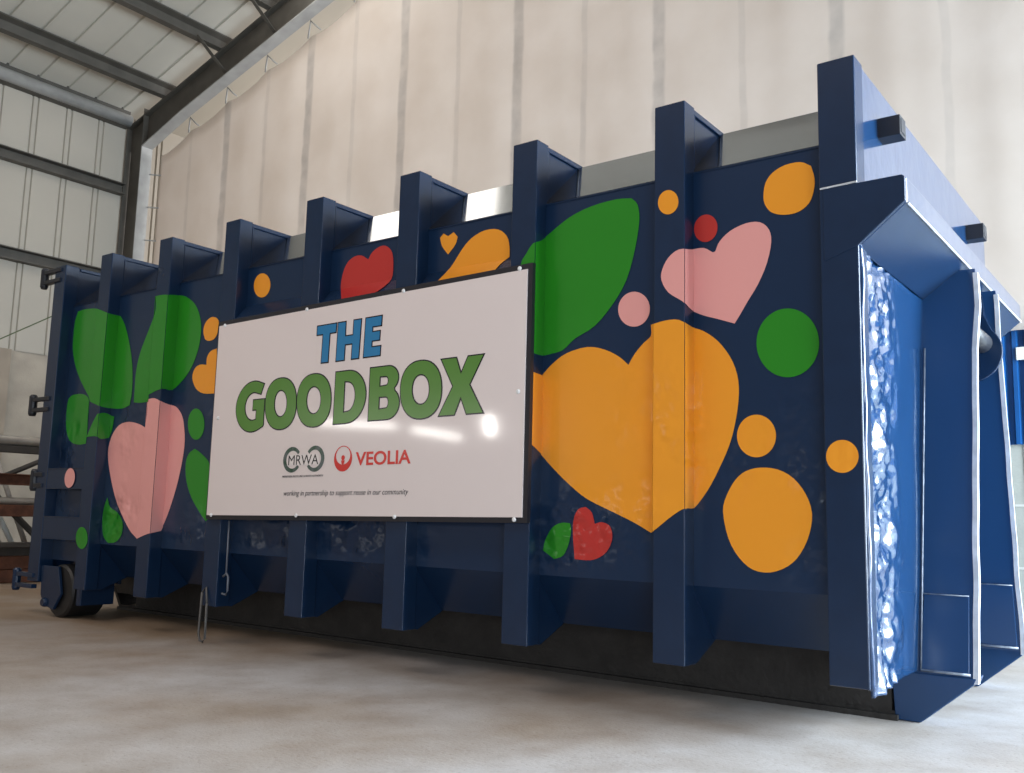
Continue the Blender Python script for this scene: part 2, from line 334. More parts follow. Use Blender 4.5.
# hanging fabric curtain
ct = thing('fabric_curtain', 'tall pale sewn fabric curtain hung from the rafter behind the container', 'curtain', (-1.0, 4.74, 2.36))
def curtop(x): return rt(x)-RD-.19
bm = new(); nx, nz = 330, 24; x0, x1 = -7.06, 13.0; grid = []
for i in range(nx+1):
    x = x0+(x1-x0)*i/nx; row = []
    s = ((x+5.34) % .92)/.92; sag = .09*(4*s*(1-s))
    top = min(curtop(x), 11.5)-sag*.9
    for j in range(nz+1):
        zb0 = 1.40 if x < 4.3 else 2.36; z = zb0+(top-zb0)*j/nz
        w = .006*math.sin(x*6.83)+.012*noise.noise(Vector((x*1.7, z*.22, 3.1)))+.006*noise.noise(Vector((x*4.3, z*.5, 9.0)))
        row.append(bm.verts.new((x, 4.74+w, z)))
    grid.append(row)
for i in range(nx):
    for j in range(nz): bm.faces.new([grid[i][j], grid[i+1][j], grid[i+1][j+1], grid[i][j+1]])
o = obj('fabric_sheet', bm, M_curtain, ct, smooth=True); o.matrix_parent_inverse = Matrix.Translation((1.0, -4.74, -2.36))
sm = o.modifiers.new('solid', 'SOLIDIFY'); sm.thickness = .006
for i in range(9):
    x = -6.26+.92*i; zt = curtop(x)-.03; zr = rt(x)-RD-.02
    bm = new(); tube(bm, [(x-.07, 4.73, zt), (x-.02, 4.70, zt+.06), (x+.05, 4.665, zr), (x+.16, 4.69, zt+.09), (x+.20, 4.73, zt+.05)], .012, 6)
    o = obj('tie_strap', bm, M_flange, ct, smooth=True); o.matrix_parent_inverse = Matrix.Translation((1.0, -4.74, -2.36))
for i in range(4):
    z = 6.15-.55*i
    bm = new(); tube(bm, [(-7.195, 4.64, z), (-7.02, 4.735, z-.02)], .012, 6)
    o = obj('tie_strap', bm, M_flange, ct); o.matrix_parent_inverse = Matrix.Translation((1.0, -4.74, -2.36))

# ------------------------------------------------------------------ steel store at the far left
def bar(name, label, cat, x, z, kind, mat, y0, y1, group=None, r=.05, h=.1, w=.08):
    bm = new()
    if kind == 'pipe': lathe(bm, (x, y0, z), (0, 1, 0), [(0, r*.86), (0, r), (y1-y0, r), (y1-y0, r*.86)], 18)
    elif kind == 'box': box(bm, x-w/2, x+w/2, y0, y1, z-h/2, z+h/2)
    else:  # channel, open to the right
        t = .012; prism(bm, [(x-w/2, z-h/2), (x+w/2, z-h/2), (x+w/2, z-h/2+t), (x-w/2+t, z-h/2+t), (x-w/2+t, z+h/2-t), (x+w/2, z+h/2-t), (x+w/2, z+h/2), (x-w/2, z+h/2)], 1, y0, y1)
    return tag(obj(name, bm, mat, smooth=(kind == 'pipe'), bevel=(0 if kind == 'pipe' else .006)), label, cat, group)
rk = thing('storage_rack', 'dark steel storage rack with slanted braces standing at the far left', 'rack', (-3.6, 1.2, 0))
def robj(name, bm, mat, **k):
    o = obj(name, bm, mat, **k); o.parent = rk; o.matrix_parent_inverse = Matrix.Translation((3.6, -1.2, 0)); return o
for y in (-.55, 2.35):
    bm = new(); box(bm, -3.95, -3.87, y, y+.08, 0, 1.42); robj('upright', bm, M_dkpipe, bevel=.006)
    bm = new(); box(bm, -3.33, -3.25, y, y+.08, 0, .42); robj('foot_post', bm, M_dkpipe, bevel=.006)
    for z in (1.0, .68, .40):
        bm = new(); box(bm, -3.95, -3.25, y, y+.08, z-.06, z-.015); robj('rack_arm', bm, M_dkpipe, bevel=.005)
    bm = new(); box(bm, -3.95, -3.25, y, y+.08, 1.27, 1.31); robj('rack_arm', bm, M_dkpipe, bevel=.005)
bm = new(); tube(bm, [(-3.9, 1.10, 1.0), (-3.9, 1.72, 1.30)], .028, 8); robj('brace', bm, M_dkpipe)
bm = new(); tube(bm, [(-3.9, 1.70, .42), (-3.9, 1.16, .92)], .035, 8); robj('brace', bm, M_dkpipe)
bm = new(); box(bm, -3.40, -3.28, -.55, 2.43, .36, .41); robj('bottom_rail', bm, M_dkpipe, bevel=.006)
G = 'steel lengths lying on the rack'
bar('steel_pipe', 'pale galvanised pipe lying along the very top of the rack', 'pipe', -3.42, 1.432, 'pipe', M_galv, -.8, 3.0, G, r=.052)
bar('steel_beam', 'dark grey beam lying under the top pale pipe on the rack', 'beam', -3.42, 1.345, 'box', M_dkpipe, -.8, 2.9, G, h=.07, w=.10)
bar('steel_beam', 'upper rusty brown channel on the rack below the brace', 'beam', -3.5, 1.0425, 'channel', M_rust, -.7, 2.9, G, h=.115, w=.09)
bar('steel_pipe', 'pale galvanised pipe lying on the lower rusty beam', 'pipe', -3.5, .8225, 'pipe', M_galv, -.7, 2.9, G, r=.0375)
bar('steel_beam', 'lower rusty brown beam on the rack with a pale pipe on it', 'beam', -3.5, .725, 'box', M_rust, -.7, 2.9, G, h=.12, w=.10)
for i, (yb, yt) in enumerate(((1.60, .72), (1.69, .98), (1.785, 1.25))):
    bm = new(); tube(bm, [(-4.06, yb, .03), (-4.10, yt, 1.32)], .028, 10)
    tag(obj('leaning_tube', bm, [M_galv, M_tag, M_galv][i], smooth=True), ['pale grey tube leaning behind the rack, leftmost of three', 'whitish tube leaning behind the rack, middle of three', 'grey tube leaning behind the rack, rightmost and nearest the container'][i], 'tube', 'tubes leaning behind the rack')
for i, (z, h) in enumerate(((.07, .13), (.205, .13), (.315, .085))):
    bar('floor_beam', ['lowest rusty beam of the pile resting on the floor under the rack', 'middle rusty beam of the pile under the rack', 'topmost dark rusty beam of the pile under the rack'][i], 'beam', -3.48, z, 'box', M_rust if i < 2 else M_dkpipe, -.6, 2.6, 'rusty beams piled under the rack', h=h, w=.16)
bm = new(); tube(bm, [(-5.5, .2, 1.95), (-5.5, 1.807, 2.80), (-5.5, 2.42, 3.20), (-5.5, 3.4, 3.95)], .008, 6)
W_ = tag(obj('hanging_wire', bm, M_wire), 'thin green wire strung in front of the left wall above the concrete', 'wire')

# ------------------------------------------------------------------ the container
K = thing('skip_container', 'large navy blue steel roll-on container with hearts, leaves and dots on its side', 'container')
X = [0, .737, 1.464, 2.229, 2.981, 3.744, 4.524]; RW = .145; D = .087; ZT = 2.607
def cobj(name, bm, mat, **k): return obj(name, bm, mat, K, **k)
# hull: side wall, sloped lower and upper strips, flat top
sec = [(D, .535), (D, 2.30), (.40, 2.585), (2.12, 2.585), (2.433, 2.30), (2.433, .535), (2.2, .30), (.31, .30)]
bm = new(); prism(bm, sec, 0, -.52, 5.30); cobj('hull', bm, M_navy)
# patchy grey gloss strip of the upper slope
bm = new(); prism(bm, [(D+.002, 2.303), (.401, 2.588), (.398, 2.592), (D-.002, 2.307)], 0, -.5, 5.25); cobj('upper_slope', bm, M_slope)
# weld beads along the folds
bm = new(); tube(bm, [(-.5, D-.001, 2.30), (5.25, D-.001, 2.30)], .005, 6); cobj('weld_seam', bm, M_navy_flat)
def rib(x):
    bm = new(); x1 = x+RW
    box(bm, x, x1, 0, D+.01, .22, ZT)
    # upper and lower webs, a little narrower than the box
    i = .012
    prism(bm, [(D, 2.24), (D, ZT-.012), (.46, ZT-.012), (.40, 2.57)], 0, x+i, x1-i)
    prism(bm, [(D, .60), (D, .22), (.13, .215), (.33, .30), (.30, .33)], 0, x+i, x1-i)
    box(bm, x+.002, x1-.002, D, .43, ZT-.034, ZT-.006)
    prism(bm, [(D+.012, ZT-.02), (D+.026, ZT-.02), (D+.026, 2.33), (D+.012, 2.32)], 0, x+.003, x1-.003)
    return cobj('rib', bm, M_navy_flat, bevel=.004)
for x in X: rib(x)
# corner posts
bm = new(); box(bm, 5.245, 5.39, 0, D+.02, .22, 2.61); box(bm, 5.25, 5.375, D+.02, .45, 2.28, 2.60); cobj('corner_post', bm, M_navy_flat, bevel=.005)
bm = new(); box(bm, 5.245, 5.372, 2.42, 2.52, .22, 2.58); cobj('corner_post', bm, M_navy_flat, bevel=.005)
bm = new(); box(bm, -.655, -.50, 0, D+.02, .24, 2.61)
prism(bm, [(D, 2.24), (D, 2.598), (.46, 2.598), (.40, 2.57)], 0, -.643, -.512)
box(bm, -.655, -.50, D+.03, .42, 2.58, 2.605); cobj('door_post', bm, M_navy_flat, bevel=.004)
# door at the left end
dr_bm = new(); box(dr_bm, -.66, -.58, .12, 2.40, .30, 2.55)
for y in (.3, .95, 1.55, 2.15): box(dr_bm, -.70, -.66, y, y+.08, .32, 2.53)
door = cobj('end_door', dr_bm, M_navy_flat, bevel=.006)
for z in (2.545, 1.55, .98, .245):
    bm = new()
    ln = .20 if z != .98 else .07
    for dz in (-.045, .035):
        box(bm, -.655-ln, -.56, -.012, .03, z+dz-.012, z+dz+.018)
    lathe(bm, (-.655-ln+.03, .008, z-.085), (0, 0, 1), [(0, .022), (.02, .030), (.15, .030), (.165, .02)], 14)
    obj('hinge', bm, M_blacksteel if z != .245 else M_navy_flat, door, bevel=.003)
# pocket frame between door post and first rib
bm = new()
box(bm, -.505, .003, .004, D+.01, .915, 1.060); box(bm, -.505, .003, .004, D+.01, .555, .712)
box(bm, -.02, .003, .01, D+.01, .555, 1.06)
for z in (.915, 1.06, .555, .712): box(bm, -.505, 0, .0, .01, z-.004, z+.004)
cobj('pocket_frame', bm, M_navy_flat, bevel=.003)
bm = new(); prism(bm, [(.31, .40), (.31, .54), (D+.002, .54), (D+.002, .40)], 0, -.50, -.06); cobj('lower_box', bm, M_navy_flat)
# short slanting shelves above the sign
for i in (2, 3, 4):
    bm = new(); prism(bm, [(.004, 1.93), (.004, 1.965), (D, 2.063), (D, 1.93)], 0, X[i]+RW, X[i+1]); cobj('sloped_shelf', bm, M_navy_flat, bevel=.003)
# loops and hook rod beside the fourth rib
bm = new(); tube(bm, [(1.50, -.018, .30), (1.49, -.018, .06), (1.505, -.018, .02), (1.535, -.018, .015), (1.555, -.018, .035), (1.552, -.018, .24)], .007, 8)
tube(bm, [(1.50, -.018, .30), (1.52, -.006, .33), (1.552, -.018, .24)], .006, 8); cobj('hanging_hook', bm, mk('bare_rod', (.10, .095, .09), rough=.5), smooth=True)
bm = new(); tube(bm, [(1.64, .02, .40), (1.672, .02, .42), (1.69, .02, .40), (1.69, .02, .32), (1.675, .02, .295), (1.64, .02, .30)], .006, 8)
tube(bm, [(1.665, .02, .73), (1.668, .02, .42)], .005, 8); cobj('latch_rod', bm, mk('steel_rod', (.16, .18, .22), rough=.4), smooth=True)
# end wall: buckled plate between the post and the frame
bm = new(); ny, nz = 130, 260; g = []
for i in range(ny+1):
    y = .06+(2.46-.06)*i/ny; row = []
    for j in range(nz+1):
        z = .205+(2.2-.205)*j/nz
        k = max(0, 1-abs(y-.26)/.32)
        a = .030*k*noise.noise(Vector((y*7, z*3.2, 1.7)))+.024*k*noise.noise(Vector((y*16, z*8.5, 5.0)))+.014*k*noise.noise(Vector((y*34, z*22, 2.0)))+.006*k*noise.noise(Vector((y*70, z*50, 2.0)))
        a += .008*noise.noise(Vector((y*3, z*2.2, 8.0)))
        e = max(0, 1-(z-.205)/.16)*max(0, 1-(y-.06)/.35)
        row.append(bm.verts.new((5.378+a+.02*e, y, z-.02*e+.10*max(0, .30-y)*0)))
    g.append(row)
for i in range(ny):
    for j in range(nz): bm.faces.new([g[i][j], g[i+1][j], g[i+1][j+1], g[i][j+1]])
o = cobj('end_plate', bm, M_end, smooth=True); s_ = o.modifiers.new('solid', 'SOLIDIFY'); s_.thickness = .012
# worn rolled edge of the end plate
bm = new(); path = []
for k in range(60):
    z = .215+(1.86-.215)*k/59
    path.append((5.388+.006*noise.noise(Vector((2, 9, z*5))), .022+.012*noise.noise(Vector((7, 1, z*6))), z))
tube(bm, path, .012, 10); cobj('rolled_edge', bm, M_end, smooth=True)
# top beam and projecting lip
bm = new(); box(bm, 5.30, 5.385, D, 2.54, 2.05, 2.605); cobj('end_beam', bm, M_end, bevel=.005)
lip = [(5.38, 2.085), (5.565, 2.085), (5.565, 1.985), (5.38, 1.835)]
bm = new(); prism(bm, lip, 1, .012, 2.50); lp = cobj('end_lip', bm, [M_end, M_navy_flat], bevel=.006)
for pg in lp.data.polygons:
    if pg.normal.z < -.3: pg.material_index = 1  # underside takes the darker navy, so its shade is in the colour
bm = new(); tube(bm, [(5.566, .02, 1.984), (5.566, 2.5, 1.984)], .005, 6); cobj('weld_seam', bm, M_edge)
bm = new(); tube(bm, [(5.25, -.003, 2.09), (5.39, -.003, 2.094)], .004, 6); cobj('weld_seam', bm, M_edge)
for y in (.0, 2.50):
    bm = new(); prism(bm, [(5.26, 2.088), (5.553, 2.090), (5.563, 2.080), (5.563, 1.988), (5.386, 1.842), (5.26, 1.80)], 1, y-.004, y+.014); cobj('lip_gusset', bm, M_navy_flat, bevel=.003)
for y in (.315, 2.01):
    bm = new(); box(bm, 5.38, 5.475, y, y+.09, 2.378, 2.462); box(bm, 5.474, 5.478, y+.012, y+.078, 2.39, 2.45); cobj('tube_stub', bm, M_blacksteel, bevel=.006)
# converging lift frame with hook bar
def arc2(cx, cz, r, a0, a1, n=16): return [(cx+r*math.cos(math.radians(a0+(a1-a0)*k/n)), cz+r*math.sin(math.radians(a0+(a1-a0)*k/n))) for k in range(n+1)]
def py1(z): return .708+.190*min(z, 1.9)*(1.0 if z < 1.3 else 1.0) if False else .67+.185*z
fp = lambda z: .67+.182*z
for s in (0, 1):
    bm = new()
    zs = [.195, .52, .9, 1.3, 1.7, 1.96]
    def Y(z): return fp(z) if s == 0 else 2.54-fp(z)
    t = .016
    for za, zb in zip(zs, zs[1:]):
        A = [bm.verts.new(p) for p in ((5.37, Y(za), za), (5.60, Y(za), za), (5.60, Y(zb), zb), (5.37, Y(zb), zb))]
        Bv = [bm.verts.new((v.co.x, v.co.y+t, v.co.z)) for v in A]
        bm.faces.new(A); bm.faces.new(Bv[::-1])
        for q in range(4): bm.faces.new([A[q], A[(q+1) % 4], Bv[(q+1) % 4], Bv[q]])
    f = cobj('frame_plate', bm, M_frame)
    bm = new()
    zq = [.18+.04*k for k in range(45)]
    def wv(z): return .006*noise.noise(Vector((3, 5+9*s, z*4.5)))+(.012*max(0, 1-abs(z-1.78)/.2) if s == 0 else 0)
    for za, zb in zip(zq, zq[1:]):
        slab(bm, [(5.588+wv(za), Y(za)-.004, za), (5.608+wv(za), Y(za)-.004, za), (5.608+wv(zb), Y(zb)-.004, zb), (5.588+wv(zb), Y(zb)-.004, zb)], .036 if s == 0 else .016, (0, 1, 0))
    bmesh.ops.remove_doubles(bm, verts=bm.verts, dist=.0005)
    fo = obj('frame_edge_reflection', bm, M_edge, f); fo['label'] = 'frame plate edge with its bright reflection painted in'
    bm = new(); tube(bm, [(5.392, Y(z)-.006, z) for z in (.215, .52, .9, 1.3, 1.6)], .004, 6)
    tube(bm, [(5.392, Y(.213)-.012, .213), (5.58, Y(.213)-.012, .213)], .006, 6)
    tube(bm, [(5.40, Y(.52)-.012, .52), (5.575, Y(.52)-.012, .52)], .003, 6)
    obj('weld_bead', bm, M_weld, f, smooth=True)
    bm = new()  # doubler at the foot with its weld
    slab(bm, [(5.385, Y(.21)-.008, .21), (5.575, Y(.21)-.008, .21), (5.575, Y(.52)-.008, .52), (5.40, Y(.52)-.008, .52)], .012, (0, 1, 0))
    obj('foot_doubler', bm, M_frame, f, bevel=.003)
    # skid runner
    yk = .702 if s == 0 else 1.85
    bm = new(); box(bm, -.35, 5.27, yk+.004, yk+.13, .03, .31); prism(bm, [(-.68, .16), (-.56, .0), (5.30, .0), (5.30, .035), (-.55, .035), (-.66, .17)], 1, yk, yk+.15)
    box(bm, -.66, -.30, yk+.004, yk+.13, .12, .31)
    box(bm, -.55, 5.30, yk-.03, yk+.18, .0, .022)
    cobj('skid_runner', bm, M_black)
    bm = new(); prism(bm, [(5.285, .002), (5.385, .002), (5.59, .175), (5.60, .20), (5.275, .20)], 1, yk-.004, yk+.15); cobj('skid_toe', bm, M_frame, bevel=.004)
for y in (.85, 1.0): pass
bm = new(); lathe(bm, (5.53, 1.0, 1.70), (0, 1, 0), [(0, .05), (.50, .05), (.535, .04), (.55, .02)], 22); cobj('hook_bar', bm, M_blacksteel, smooth=True)
bm = new(); prism(bm, [(5.385, 1.45)]+arc2(5.47, 1.66, .15, -95, 45)+[(5.545, 1.84), (5.54, 1.96), (5.385, 1.96)], 1, 1.515, 1.535); cobj('hook_cheek', bm, M_navy_flat, bevel=.004)
# rounded underside cross members
for x in (.6, 1.7, 2.8, 3.3, 3.9, 4.9):
    bm = new(); box(bm, x, x+.08, .83, 1.84, .17, .31); cobj('cross_member', bm, M_black)
# rear rollers
for y0 in (.05, 2.20):
    bm = new(); prism(bm, [(-.50, .36), (-.48, .15), (-.43, .08), (-.29, .055), (-.20, .17), (-.26, .36)], 1, y0-.03, y0-.008)
    lathe(bm, (-.41, y0-.05, .10), (0, 1, 0), [(0, .028), (.02, .034), (.05, .034)], 12)
    br = cobj('roller_bracket', bm, M_navy_flat, bevel=.004)
    bm = new(); lathe(bm, (-.275, y0, .188), (0, 1, 0), [(0, .05), (0, .172), (.014, .186), (.25, .186), (.262, .172), (.262, .05)], 36); cobj('roller', bm, M_roller, smooth=False)
    bm = new(); box(bm, -.50, .02, y0+.275, y0+.30, .24, .52); box(bm, -.06, .0, y0+.01, y0+.262, .10, .31); cobj('roller_housing', bm, M_navy_flat, bevel=.006)

# vinyl graphics
CM = {'green': M_green, 'orange': M_orange, 'pink': M_pink, 'red': M_red}
DECALS = [
 ('leaf','green',[
  [(-0.4224,0.0845,2.2537),(-0.391,0.0845,2.256),(-0.3598,0.0845,2.2583),(-0.3229,0.0845,2.2588),(-0.2748,0.0845,2.2568),(-0.2214,0.0845,2.253),(-0.1736,0.0845,2.2473),(-0.1585,0.0845,2.2439),(-0.1585,0.0845,1.5756),(-0.1597,0.0845,1.5777),(-0.173,0.0845,1.5944),(-0.2032,0.0845,1.6235),(-0.2422,0.0845,1.6591),(-0.2807,0.0845,1.6968),(-0.3167,0.0845,1.7354),(-0.3522,0.0845,1.7761),(-0.3838,0.0845,1.8189),(-0.4109,0.0845,1.8645),(-0.434,0.0845,1.9121),(-0.4509,0.0845,1.9584),(-0.4595,0.0845,2.0029),(-0.4618,0.0845,2.0458),(-0.4621,0.0845,2.0857),(-0.462,0.0845,2.1219),(-0.4599,0.0845,2.1549),(-0.4549,0.0845,2.1846),(-0.4459,0.0845,2.2099),(-0.4342,0.0845,2.2318)],
  [(0,-0.0025,2.2092),(0.0215,-0.0025,2.2044),(0.0526,-0.0025,2.1944),(0.0836,-0.0025,2.1842),(0.1144,-0.0025,2.174),(0.145,-0.0025,2.1635),(0.145,-0.0025,1.4946),(0.1135,-0.0025,1.5027),(0.0644,-0.0025,1.5171),(0.0148,-0.0025,1.5316),(0.0068,-0.0025,1.5453),(0,-0.0025,1.557)],
  [(0.1475,0,2.1635),(0.1475,0.0202,2.1606),(0.1475,0.0452,2.1593),(0.1475,0.0734,2.159),(0.1475,0.087,2.1589),(0.1475,0.087,1.4867),(0.1475,0.0796,1.4866),(0.1475,0.055,1.487),(0.1475,0.0323,1.4887),(0.1475,0.0085,1.4924),(0.1475,-0,1.4946)],
  [(0.145,0.0845,2.1589),(0.1704,0.0845,2.1532),(0.1946,0.0845,2.1296),(0.2187,0.0845,2.1062),(0.242,0.0845,2.0772),(0.2695,0.0845,2.0322),(0.298,0.0845,1.979),(0.3234,0.0845,1.9255),(0.3448,0.0845,1.8745),(0.3632,0.0845,1.8231),(0.3778,0.0845,1.7705),(0.3885,0.0845,1.7134),(0.3955,0.0845,1.655),(0.3986,0.0845,1.6035),(0.3964,0.0845,1.5636),(0.3905,0.0845,1.5304),(0.3845,0.0845,1.4972),(0.3531,0.0845,1.4895),(0.3215,0.0845,1.4818),(0.2843,0.0845,1.4774),(0.2367,0.0845,1.4783),(0.1831,0.0845,1.4827),(0.145,0.0845,1.4867)],
  [(-0.1585,0.0845,1.5756),(-0.0025,0.0845,1.557),(-0.0025,0.0845,2.2092),(-0.1585,0.0845,2.2439)],
  [(-0.0025,0.0845,1.557),(-0.0025,-0.0025,1.557),(-0.0025,-0.0025,2.2092),(-0.0025,0.0845,2.2092)],
 ]),
 ('leaf','green',[
  [(0.5967,0.0845,1.5094),(0.578,0.0845,1.5086),(0.5445,0.0845,1.5073),(0.5129,0.0845,1.507),(0.4845,0.0845,1.5088),(0.458,0.0845,1.5116),(0.4314,0.0845,1.5145),(0.431,0.0845,1.5365),(0.4305,0.0845,1.5584),(0.4302,0.0845,1.5851),(0.4287,0.0845,1.6294),(0.4272,0.0845,1.6825),(0.4297,0.0845,1.7335),(0.4371,0.0845,1.7783),(0.4485,0.0845,1.8209),(0.4637,0.0845,1.8632),(0.4841,0.0845,1.9056),(0.5083,0.0845,1.9476),(0.5324,0.0845,1.9895),(0.5573,0.0845,2.0336),(0.582,0.0845,2.0776),(0.5967,0.0845,2.1069)],
  [(0.7375,-0.0025,2.2131),(0.7673,-0.0025,2.2132),(0.7969,-0.0025,2.2133),(0.8333,-0.0025,2.2111),(0.882,-0.0025,2.2053),(0.882,-0.0025,1.5702),(0.8431,-0.0025,1.5645),(0.7942,-0.0025,1.5526),(0.7449,-0.0025,1.5406),(0.747,-0.0025,1.5247),(0.7491,-0.0025,1.5088),(0.7513,-0.0025,1.493),(0.737,-0.0025,1.4924),(0.737,-0.0025,2.0755),(0.7409,-0.0025,2.0832),(0.7496,-0.0025,2.1063),(0.7538,-0.0025,2.1261),(0.7545,-0.0025,2.1463),(0.7511,-0.0025,2.1683),(0.7443,-0.0025,2.1907)],
  [(0.8845,0,2.2053),(0.8845,0.0022,2.2058),(0.8845,0.0405,2.2123),(0.8845,0.0742,2.2172),(0.8845,0.087,2.219),(0.8845,0.087,1.5768),(0.8845,0.0831,1.574),(0.8845,0.0577,1.57),(0.8845,0.0318,1.5738),(0.8845,0.0046,1.5722),(0.8845,0,1.5702)],
  [(0.882,0.0845,2.219),(0.8986,0.0845,2.2164),(0.9282,0.0845,2.2106),(0.9581,0.0845,2.2009),(0.9922,0.0845,2.1851),(1.0265,0.0845,2.1655),(1.0564,0.0845,2.1444),(1.0799,0.0845,2.1228),(1.0993,0.0845,2.0997),(1.116,0.0845,2.0743),(1.1311,0.0845,2.0462),(1.1435,0.0845,2.0158),(1.1519,0.0845,1.9842),(1.1552,0.0845,1.9509),(1.1545,0.0845,1.9163),(1.1508,0.0845,1.8829),(1.1446,0.0845,1.8518),(1.1353,0.0845,1.8218),(1.1233,0.0845,1.792),(1.1084,0.0845,1.7615),(1.0906,0.0845,1.7312),(1.0698,0.0845,1.7028),(1.0457,0.0845,1.6769),(1.0183,0.0845,1.6528),(0.9878,0.0845,1.6306),(0.9532,0.0845,1.6082),(0.9152,0.0845,1.5876),(0.882,0.0845,1.5768)],
  [(0.5967,0.0845,1.5094),(0.7345,0.0845,1.4924),(0.7345,0.0845,2.2131),(0.5967,0.0845,2.1069)],
  [(0.7345,0.0845,1.4924),(0.7345,-0.0025,1.4924),(0.7345,-0.0025,2.2131),(0.7345,0.0845,2.2131)],
 ]),
 ('leaf','green',[
  [(-0.458,0.0845,1.5639),(-0.4497,0.0845,1.5828),(-0.4354,0.0845,1.5967),(-0.415,0.0845,1.6069),(-0.3864,0.0845,1.6134),(-0.3518,0.0845,1.6161),(-0.317,0.0845,1.6163),(-0.2821,0.0845,1.6145),(-0.247,0.0845,1.6101),(-0.217,0.0845,1.6032),(-0.1938,0.0845,1.5942),(-0.1755,0.0845,1.5826),(-0.1629,0.0845,1.5669),(-0.1585,0.0845,1.5494),(-0.1585,0.0845,1.242),(-0.1829,0.0845,1.2399),(-0.2143,0.0845,1.2373),(-0.2474,0.0845,1.2377),(-0.285,0.0845,1.2416),(-0.3245,0.0845,1.2487),(-0.3593,0.0845,1.2604),(-0.3866,0.0845,1.2774),(-0.4089,0.0845,1.299),(-0.4273,0.0845,1.325),(-0.4419,0.0845,1.3553),(-0.4524,0.0845,1.3899),(-0.4593,0.0845,1.4281),(-0.4629,0.0845,1.4744),(-0.4628,0.0845,1.5242)],
  [(-0,-0.0025,1.5314),(0.0009,-0.0025,1.5279),(0.0009,-0.0025,1.5028),(0.0012,-0.0025,1.4727),(0.0046,-0.0025,1.4282),(0.0086,-0.0025,1.3761),(0.0109,-0.0025,1.3293),(0.0105,-0.0025,1.2935),(0.0086,-0.0025,1.2627),(0.0066,-0.0025,1.232),(0,-0.0025,1.2314)],
  [(-0.1585,0.0845,1.242),(-0.0025,0.0845,1.2314),(-0.0025,0.0845,1.5314),(-0.1585,0.0845,1.5494)],
  [(-0.0025,0.0845,1.2314),(-0.0025,-0.0025,1.2314),(-0.0025,-0.0025,1.5314),(-0.0025,0.0845,1.5314)],
 ]),
 ('leaf','green',[
  [(0.0096,-0.0025,1.2795),(0.03,-0.0025,1.3119),(0.0504,-0.0025,1.3443),(0.0702,-0.0025,1.3734),(0.0891,-0.0025,1.3972),(0.1074,-0.0025,1.4179),(0.1256,-0.0025,1.4385),(0.145,-0.0025,1.4406),(0.145,-0.0025,1.277),(0.1295,-0.0025,1.2809),(0.0935,-0.0025,1.2821),(0.0517,-0.0025,1.2808)],
  [(0.1475,-0,1.4406),(0.1475,0.0046,1.4423),(0.1475,0.0201,1.4481),(0.1475,0.0387,1.4501),(0.1475,0.0626,1.4457),(0.1475,0.087,1.4384),(0.1475,0.087,1.2767),(0.1475,0.0704,1.2721),(0.1475,0.0492,1.2663),(0.1475,0.0306,1.2638),(0.1475,0.0169,1.2679),(0.1475,0.0056,1.2753),(0.1475,-0,1.277)],
  [(0.145,0.0845,1.4384),(0.1498,0.0845,1.4371),(0.1968,0.0845,1.4242),(0.1946,0.0845,1.3956),(0.1924,0.0845,1.3671),(0.1874,0.0845,1.3408),(0.1778,0.0845,1.3182),(0.1654,0.0845,1.2978),(0.153,0.0845,1.2773),(0.145,0.0845,1.2767)],
 ]),
 ('heart','pink',[
  [(0.5967,0.0845,0.5885),(0.5667,0.0845,0.6038),(0.5335,0.0845,0.6208),(0.4992,0.0845,0.6444),(0.446,0.0845,0.691),(0.3849,0.0845,0.7502),(0.3297,0.0845,0.8116),(0.286,0.0845,0.8727),(0.2488,0.0845,0.9358),(0.2173,0.0845,0.997),(0.1902,0.0845,1.0556),(0.169,0.0845,1.112),(0.1574,0.0845,1.1633),(0.1574,0.0845,1.2077),(0.167,0.0845,1.2466),(0.1834,0.0845,1.2814),(0.2064,0.0845,1.3133),(0.2361,0.0845,1.341),(0.27,0.0845,1.3618),(0.3085,0.0845,1.374),(0.3512,0.0845,1.3793),(0.3941,0.0845,1.3802),(0.4383,0.0845,1.3763),(0.4828,0.0845,1.3681),(0.521,0.0845,1.3593),(0.5491,0.0845,1.351),(0.5712,0.0845,1.3422),(0.5933,0.0845,1.3333),(0.5967,0.0845,1.3547)],
  [(0.7396,-0.0025,1.5091),(0.7651,-0.0025,1.5116),(0.7906,-0.0025,1.514),(0.8168,-0.0025,1.5129),(0.8442,-0.0025,1.5058),(0.8724,-0.0025,1.4952),(0.882,-0.0025,1.4918),(0.882,-0.0025,0.6306),(0.8589,-0.0025,0.6263),(0.8177,-0.0025,0.6158),(0.7789,-0.0025,0.604),(0.7399,-0.0025,0.5922),(0.737,-0.0025,0.5937),(0.737,-0.0025,1.3414),(0.7387,-0.0025,1.3517),(0.7437,-0.0025,1.3829),(0.7466,-0.0025,1.4142),(0.7457,-0.0025,1.4457),(0.7427,-0.0025,1.4774)],
  [(0.8845,0,1.4918),(0.8845,0.0117,1.4875),(0.8845,0.0293,1.4827),(0.8845,0.047,1.4783),(0.8845,0.0647,1.4747),(0.8845,0.0832,1.4729),(0.8845,0.087,1.4727),(0.8845,0.087,0.6711),(0.8845,0.076,0.6456),(0.8845,0.045,0.6398),(0.8845,0.0142,0.634),(0.8845,0,0.6306)],
